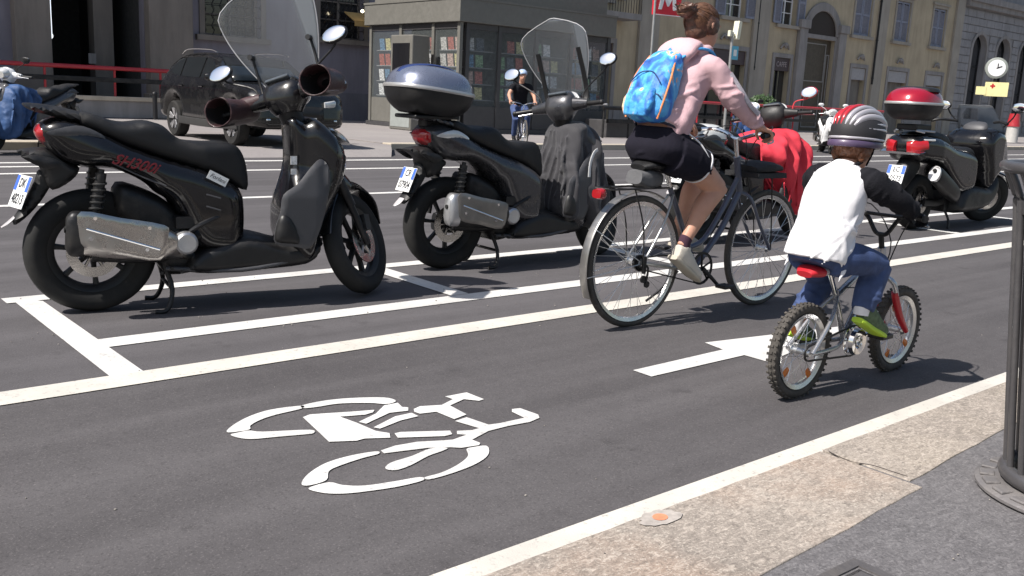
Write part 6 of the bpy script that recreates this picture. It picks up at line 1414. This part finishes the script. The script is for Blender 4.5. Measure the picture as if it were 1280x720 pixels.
for q in (-1, 1): b.tube([PK(.0, q*.088, .0), PK(.01, q*.082, -.05), PK(.03, q*.05, -.105)], .004, seg=6)
b.build('chin_strap', black_cloth, hm)
# ============================================================= cyclist in front of the kiosk
rx = (13.55, 15.85)
bk3 = copy_tree(bk1); bk3.location = (*rx, 0); bk3.rotation_euler = (0, 0, radians(238)); tag(bk3, 'far bicycle ridden by the cyclist in front of the kiosk', 'bicycle')
R3 = empty('person', (*rx, 0), radians(238), 'distant cyclist in dark shirt and helmet riding in front of the kiosk', 'person')
b = MB(); b.sweep([(.10, 0, .88), (.12, 0, .95), (.2, 0, 1.15), (.30, 0, 1.37), (.34, 0, 1.44)], [(.14, .1), (.165, .12), (.14, .1), (.16, .09), (.07, .06)], n=2.3, seg=20)
b.sweep([(.33, 0, 1.40), (.36, 0, 1.48), (.39, 0, 1.54)], .055)
P3, RR3 = head(b, (.42, 0, 1.60), 1.0, (1, .1, -.1), (.1, 0, 1))
for s in (-1, 1):
    kn = (.50, s*.12, .72) if s < 0 else (.62, s*.12, .80); an = (.34, s*.12, .34) if s < 0 else (.5, s*.12, .46)
    b.sweep([(.13, s*.09, .93), kn], [(.095, .1), (.06, .062)]); b.sweep([kn, an], [(.058, .06), (.04, .042)])
    sh = Vector((.32, s*.17, 1.38)); el = Vector((.42, s*.27, 1.2)); wr = Vector((.61, s*.265, 1.08))
    b.sweep([sh, el], [(.055, .055), (.042, .042)], k=1); b.sweep([el, wr], [(.042, .042), (.028, .03)], k=1); hand(b, wr, (.93, 0, -.28), (.25, 0, .95), .98, 1 if s < 0 else -1, (38, 62, 55))
bd3 = b.build('body', skin_m, R3, remesh=.010, relax=3); eyes(bd3, P3, 1)
b = MB(); b.sweep([(.12, 0, 1.0), (.2, 0, 1.15), (.30, 0, 1.38), (.34, 0, 1.46)], [(.17, .13), (.16, .12), (.17, .1), (.08, .07)], n=2.3, seg=22)
for s in (-1, 1): b.sweep([(.30, s*.08, 1.39), (.33, s*.175, 1.37), (.37, s*.22, 1.28)], [(.06, .06), (.068, .068), (.06, .06)])
b.build('shirt', black_cloth, bd3, remesh=.012, disp=[(.02, .08, 1)])
b = MB(); b.sweep([(.10, 0, .9), (.13, 0, 1.03)], [(.18, .14), (.165, .125)], n=2.3)
for s in (-1, 1):
    kn = (.50, s*.12, .72) if s < 0 else (.62, s*.12, .80); an = (.34, s*.12, .34) if s < 0 else (.5, s*.12, .46); b.sweep([(.13, s*.09, .93), kn], [(.11, .11), (.072, .074)]); b.sweep([kn, an], [(.07, .072), (.055, .055)])
b.build('jeans', jeans_m, bd3, remesh=.012)
b = MB(); b.ball(P3(-.01, 0, .05), (.12, .095, .085), 24, 14, RR3); b.f = [f for f in b.f if (sum((b.v[i] for i in f), Vector())/len(f)-Vector(P3(-.01, 0, .03))).dot(RR3 @ Vector((-.1, 0, 1))) > 0]; b.m = [0]*len(b.f)
b.build('helmet', mat('pale_blue_helmet', (.35, .45, .62), .3, coat=.4), bd3, solid=.012)
shoe(R3, (.26, -.12, .25), (.50, -.12, .215), 1, black_plastic, rubber_w); shoe(R3, (.44, .12, .385), (.69, .12, .345), 1, black_plastic, rubber_w)
# ============================================================= litter bin, manhole and base plate in front
bin_m = mat('bin_dark_paint', (.085, .082, .086), .38, .35, .1, coat=.2, dirt=.15, bump=.1)
dist0 = gp(1253, 622, KZ); cx_dir = Vector((cR.x, cR.y, 0)).normalized()
BR = .20; bc = dist0+cx_dir*(BR+.05)+Vector((cF.x, cF.y, 0)).normalized()*.03
bn = empty('litter_bin', (bc.x, bc.y, KZ), 0, 'dark grey tubular litter bin at the right edge', 'litter bin')
print('bin', bc)
LEAN = -cx_dir*.115
def lean(b):                       # the basket stands a little askew on its base
    for v in b.v: v += LEAN*v.z
    return b
def ring(z, r, t, n=32): return [(r*cos(2*pi*i/n), r*sin(2*pi*i/n), z) for i in range(n)]
b = MB(); b.sweep(ring(.055, BR, 0), [(.026, .026)]*32, side=(0, 0, 1), closed=True, k=1, seg=14); lean(b).build('bottom_ring', bin_m, bn)
b = MB(); b.sweep(ring(1.0, BR+.035, 0), [(.017, .017)]*32, side=(0, 0, 1), closed=True, k=1, seg=14); lean(b).build('rim', bin_m, bn)
b = MB(); b.sweep(ring(.885, BR-.003, 0), [(.022, .006)]*32, side=(0, 0, 1), closed=True, k=1, seg=10, n=5); lean(b).build('hoop', bin_m, bn)
for i in range(20):
    a = 2*pi*(i+.3)/20; d = Vector((cos(a), sin(a), 0)); b = MB()
    b.tube([d*BR+Vector((0, 0, .07)), d*BR+Vector((0, 0, .5)), d*BR+Vector((0, 0, .86)), d*(BR+.008)+Vector((0, 0, .93)), d*(BR+.032)+Vector((0, 0, .995))], .0105, seg=10, k=3); lean(b).build('bar', bin_m, bn)
b = MB(); b.lathe([(BR-.05, .09), (BR-.035, .86), (BR-.03, .9), (BR-.042, .88), (BR-.058, .1), (0, .1), (0, .085)], axis='z', seg=36); lean(b).build('liner', mat('bin_liner', (.012, .012, .014), .35, coat=.3, bump=.5, bscale=20), bn)
# cast base plate with radial segments
b = MB(); b.lathe([(0, 0), (BR+.085, 0), (BR+.092, .006), (BR+.092, .014), (BR+.084, .020), (BR+.02, .028), (0, .028)], axis='z', seg=56); bp_ = b.build('base_plate', mat('cast_base', (.17, .16, .16), .6, .3, .2, dirt=.4, bump=.4), bn)
for i in range(22):
    a = 2*pi*i/22; b = MB(); d = Vector((cos(a), sin(a), 0)); t = Vector((-sin(a), cos(a), 0))
    q = [d*(BR+.034)+t*.020, d*(BR+.034)-t*.020, d*(BR+.078)-t*.025, d*(BR+.078)+t*.025]; b.prism([(v.x, v.y) for v in q], .0205, .0305); b.build('base_cell', mat('cast_base', (0, 0, 0)), bp_, smooth=0, bevel=.004)
# manhole cover, its corner in the picture
mh = empty('manhole_cover', (0, 0, 0), label='cast iron manhole cover in the pavement at the bottom right', cat='manhole')
c0 = gp(1068, 698, KZ); c1 = gp(1022, 720, KZ); c2 = gp(1135, 716, KZ)
e1 = (c1-c0).normalized(); e2 = (c2-c0).normalized()
n1 = e1; n2 = Vector((e1.y, -e1.x, 0)); 
if n2.dot(e2) < 0: n2 = -n2
Tm = Matrix(((n1.x, n2.x, 0, c0.x), (n1.y, n2.y, 0, c0.y), (0, 0, 1, KZ-.004), (0, 0, 0, 1)))
iron_w = mat('worn_cast_iron', (.14, .13, .13), .55, .5, .2, dirt=.3, bump=.3)
b = MB(); S = .6; b.box2((0, 0, 0), (S, .03, .006)); b.box2((0, S-.03, 0), (S, S, .006)); b.box2((0, .0302, 0), (.03, S-.0302, .006)); b.box2((S-.03, .0302, 0), (S, S-.0302, .006)); b.xf(Tm); b.build('frame', iron_w, mh, smooth=0)
b = MB(); b.box2((.036, .036, -.01), (S-.036, S-.036, .001))
for i in range(7):
    for j in range(7): x = .05+.073*i; y = .05+.073*j; b.box2((x, y, .0012), (x+.05, y+.05, .006))
b.xf(Tm); b.build('cover', iron_w, mh, smooth=0)
# ------------------------------------------------------------- pieces that are separate in reality become parts of their own
def split_islands(o):
    me = o.data; par = list(range(len(me.vertices)))
    def find(a):
        while par[a] != a: par[a] = par[par[a]]; a = par[a]
        return a
    for e in me.edges:
        a, b_ = find(e.vertices[0]), find(e.vertices[1])
        if a != b_: par[a] = b_
    roots = sorted({find(v.index) for v in me.vertices})
    if len(roots) < 2: return
    for r in roots[1:]:
        keep = {v.index for v in me.vertices if find(v.index) == r}
        bm = bmesh.new(); bm.from_mesh(me); bm.verts.ensure_lookup_table()
        bmesh.ops.delete(bm, geom=[v for v in bm.verts if v.index not in keep], context='VERTS')
        m2 = bpy.data.meshes.new(me.name); bm.to_mesh(m2); bm.free()
        for q in me.materials: m2.materials.append(q)
        c = o.copy(); c.data = m2; COL.objects.link(c)
    keep = {v.index for v in me.vertices if find(v.index) == roots[0]}
    bm = bmesh.new(); bm.from_mesh(me); bm.verts.ensure_lookup_table()
    bmesh.ops.delete(bm, geom=[v for v in bm.verts if v.index not in keep], context='VERTS'); bm.to_mesh(me); bm.free()
for o in list(bpy.data.objects):
    if o.type == 'MESH' and o.data.users == 1 and o.name.split('.')[0] in ('indicator_lens', 'sticker', 'engine_fittings', 'side_strip', 'vent_trim', 'tail_pipe', 'shield_bolts', 'position_light'): split_islands(o)
bpy.context.view_layer.update()
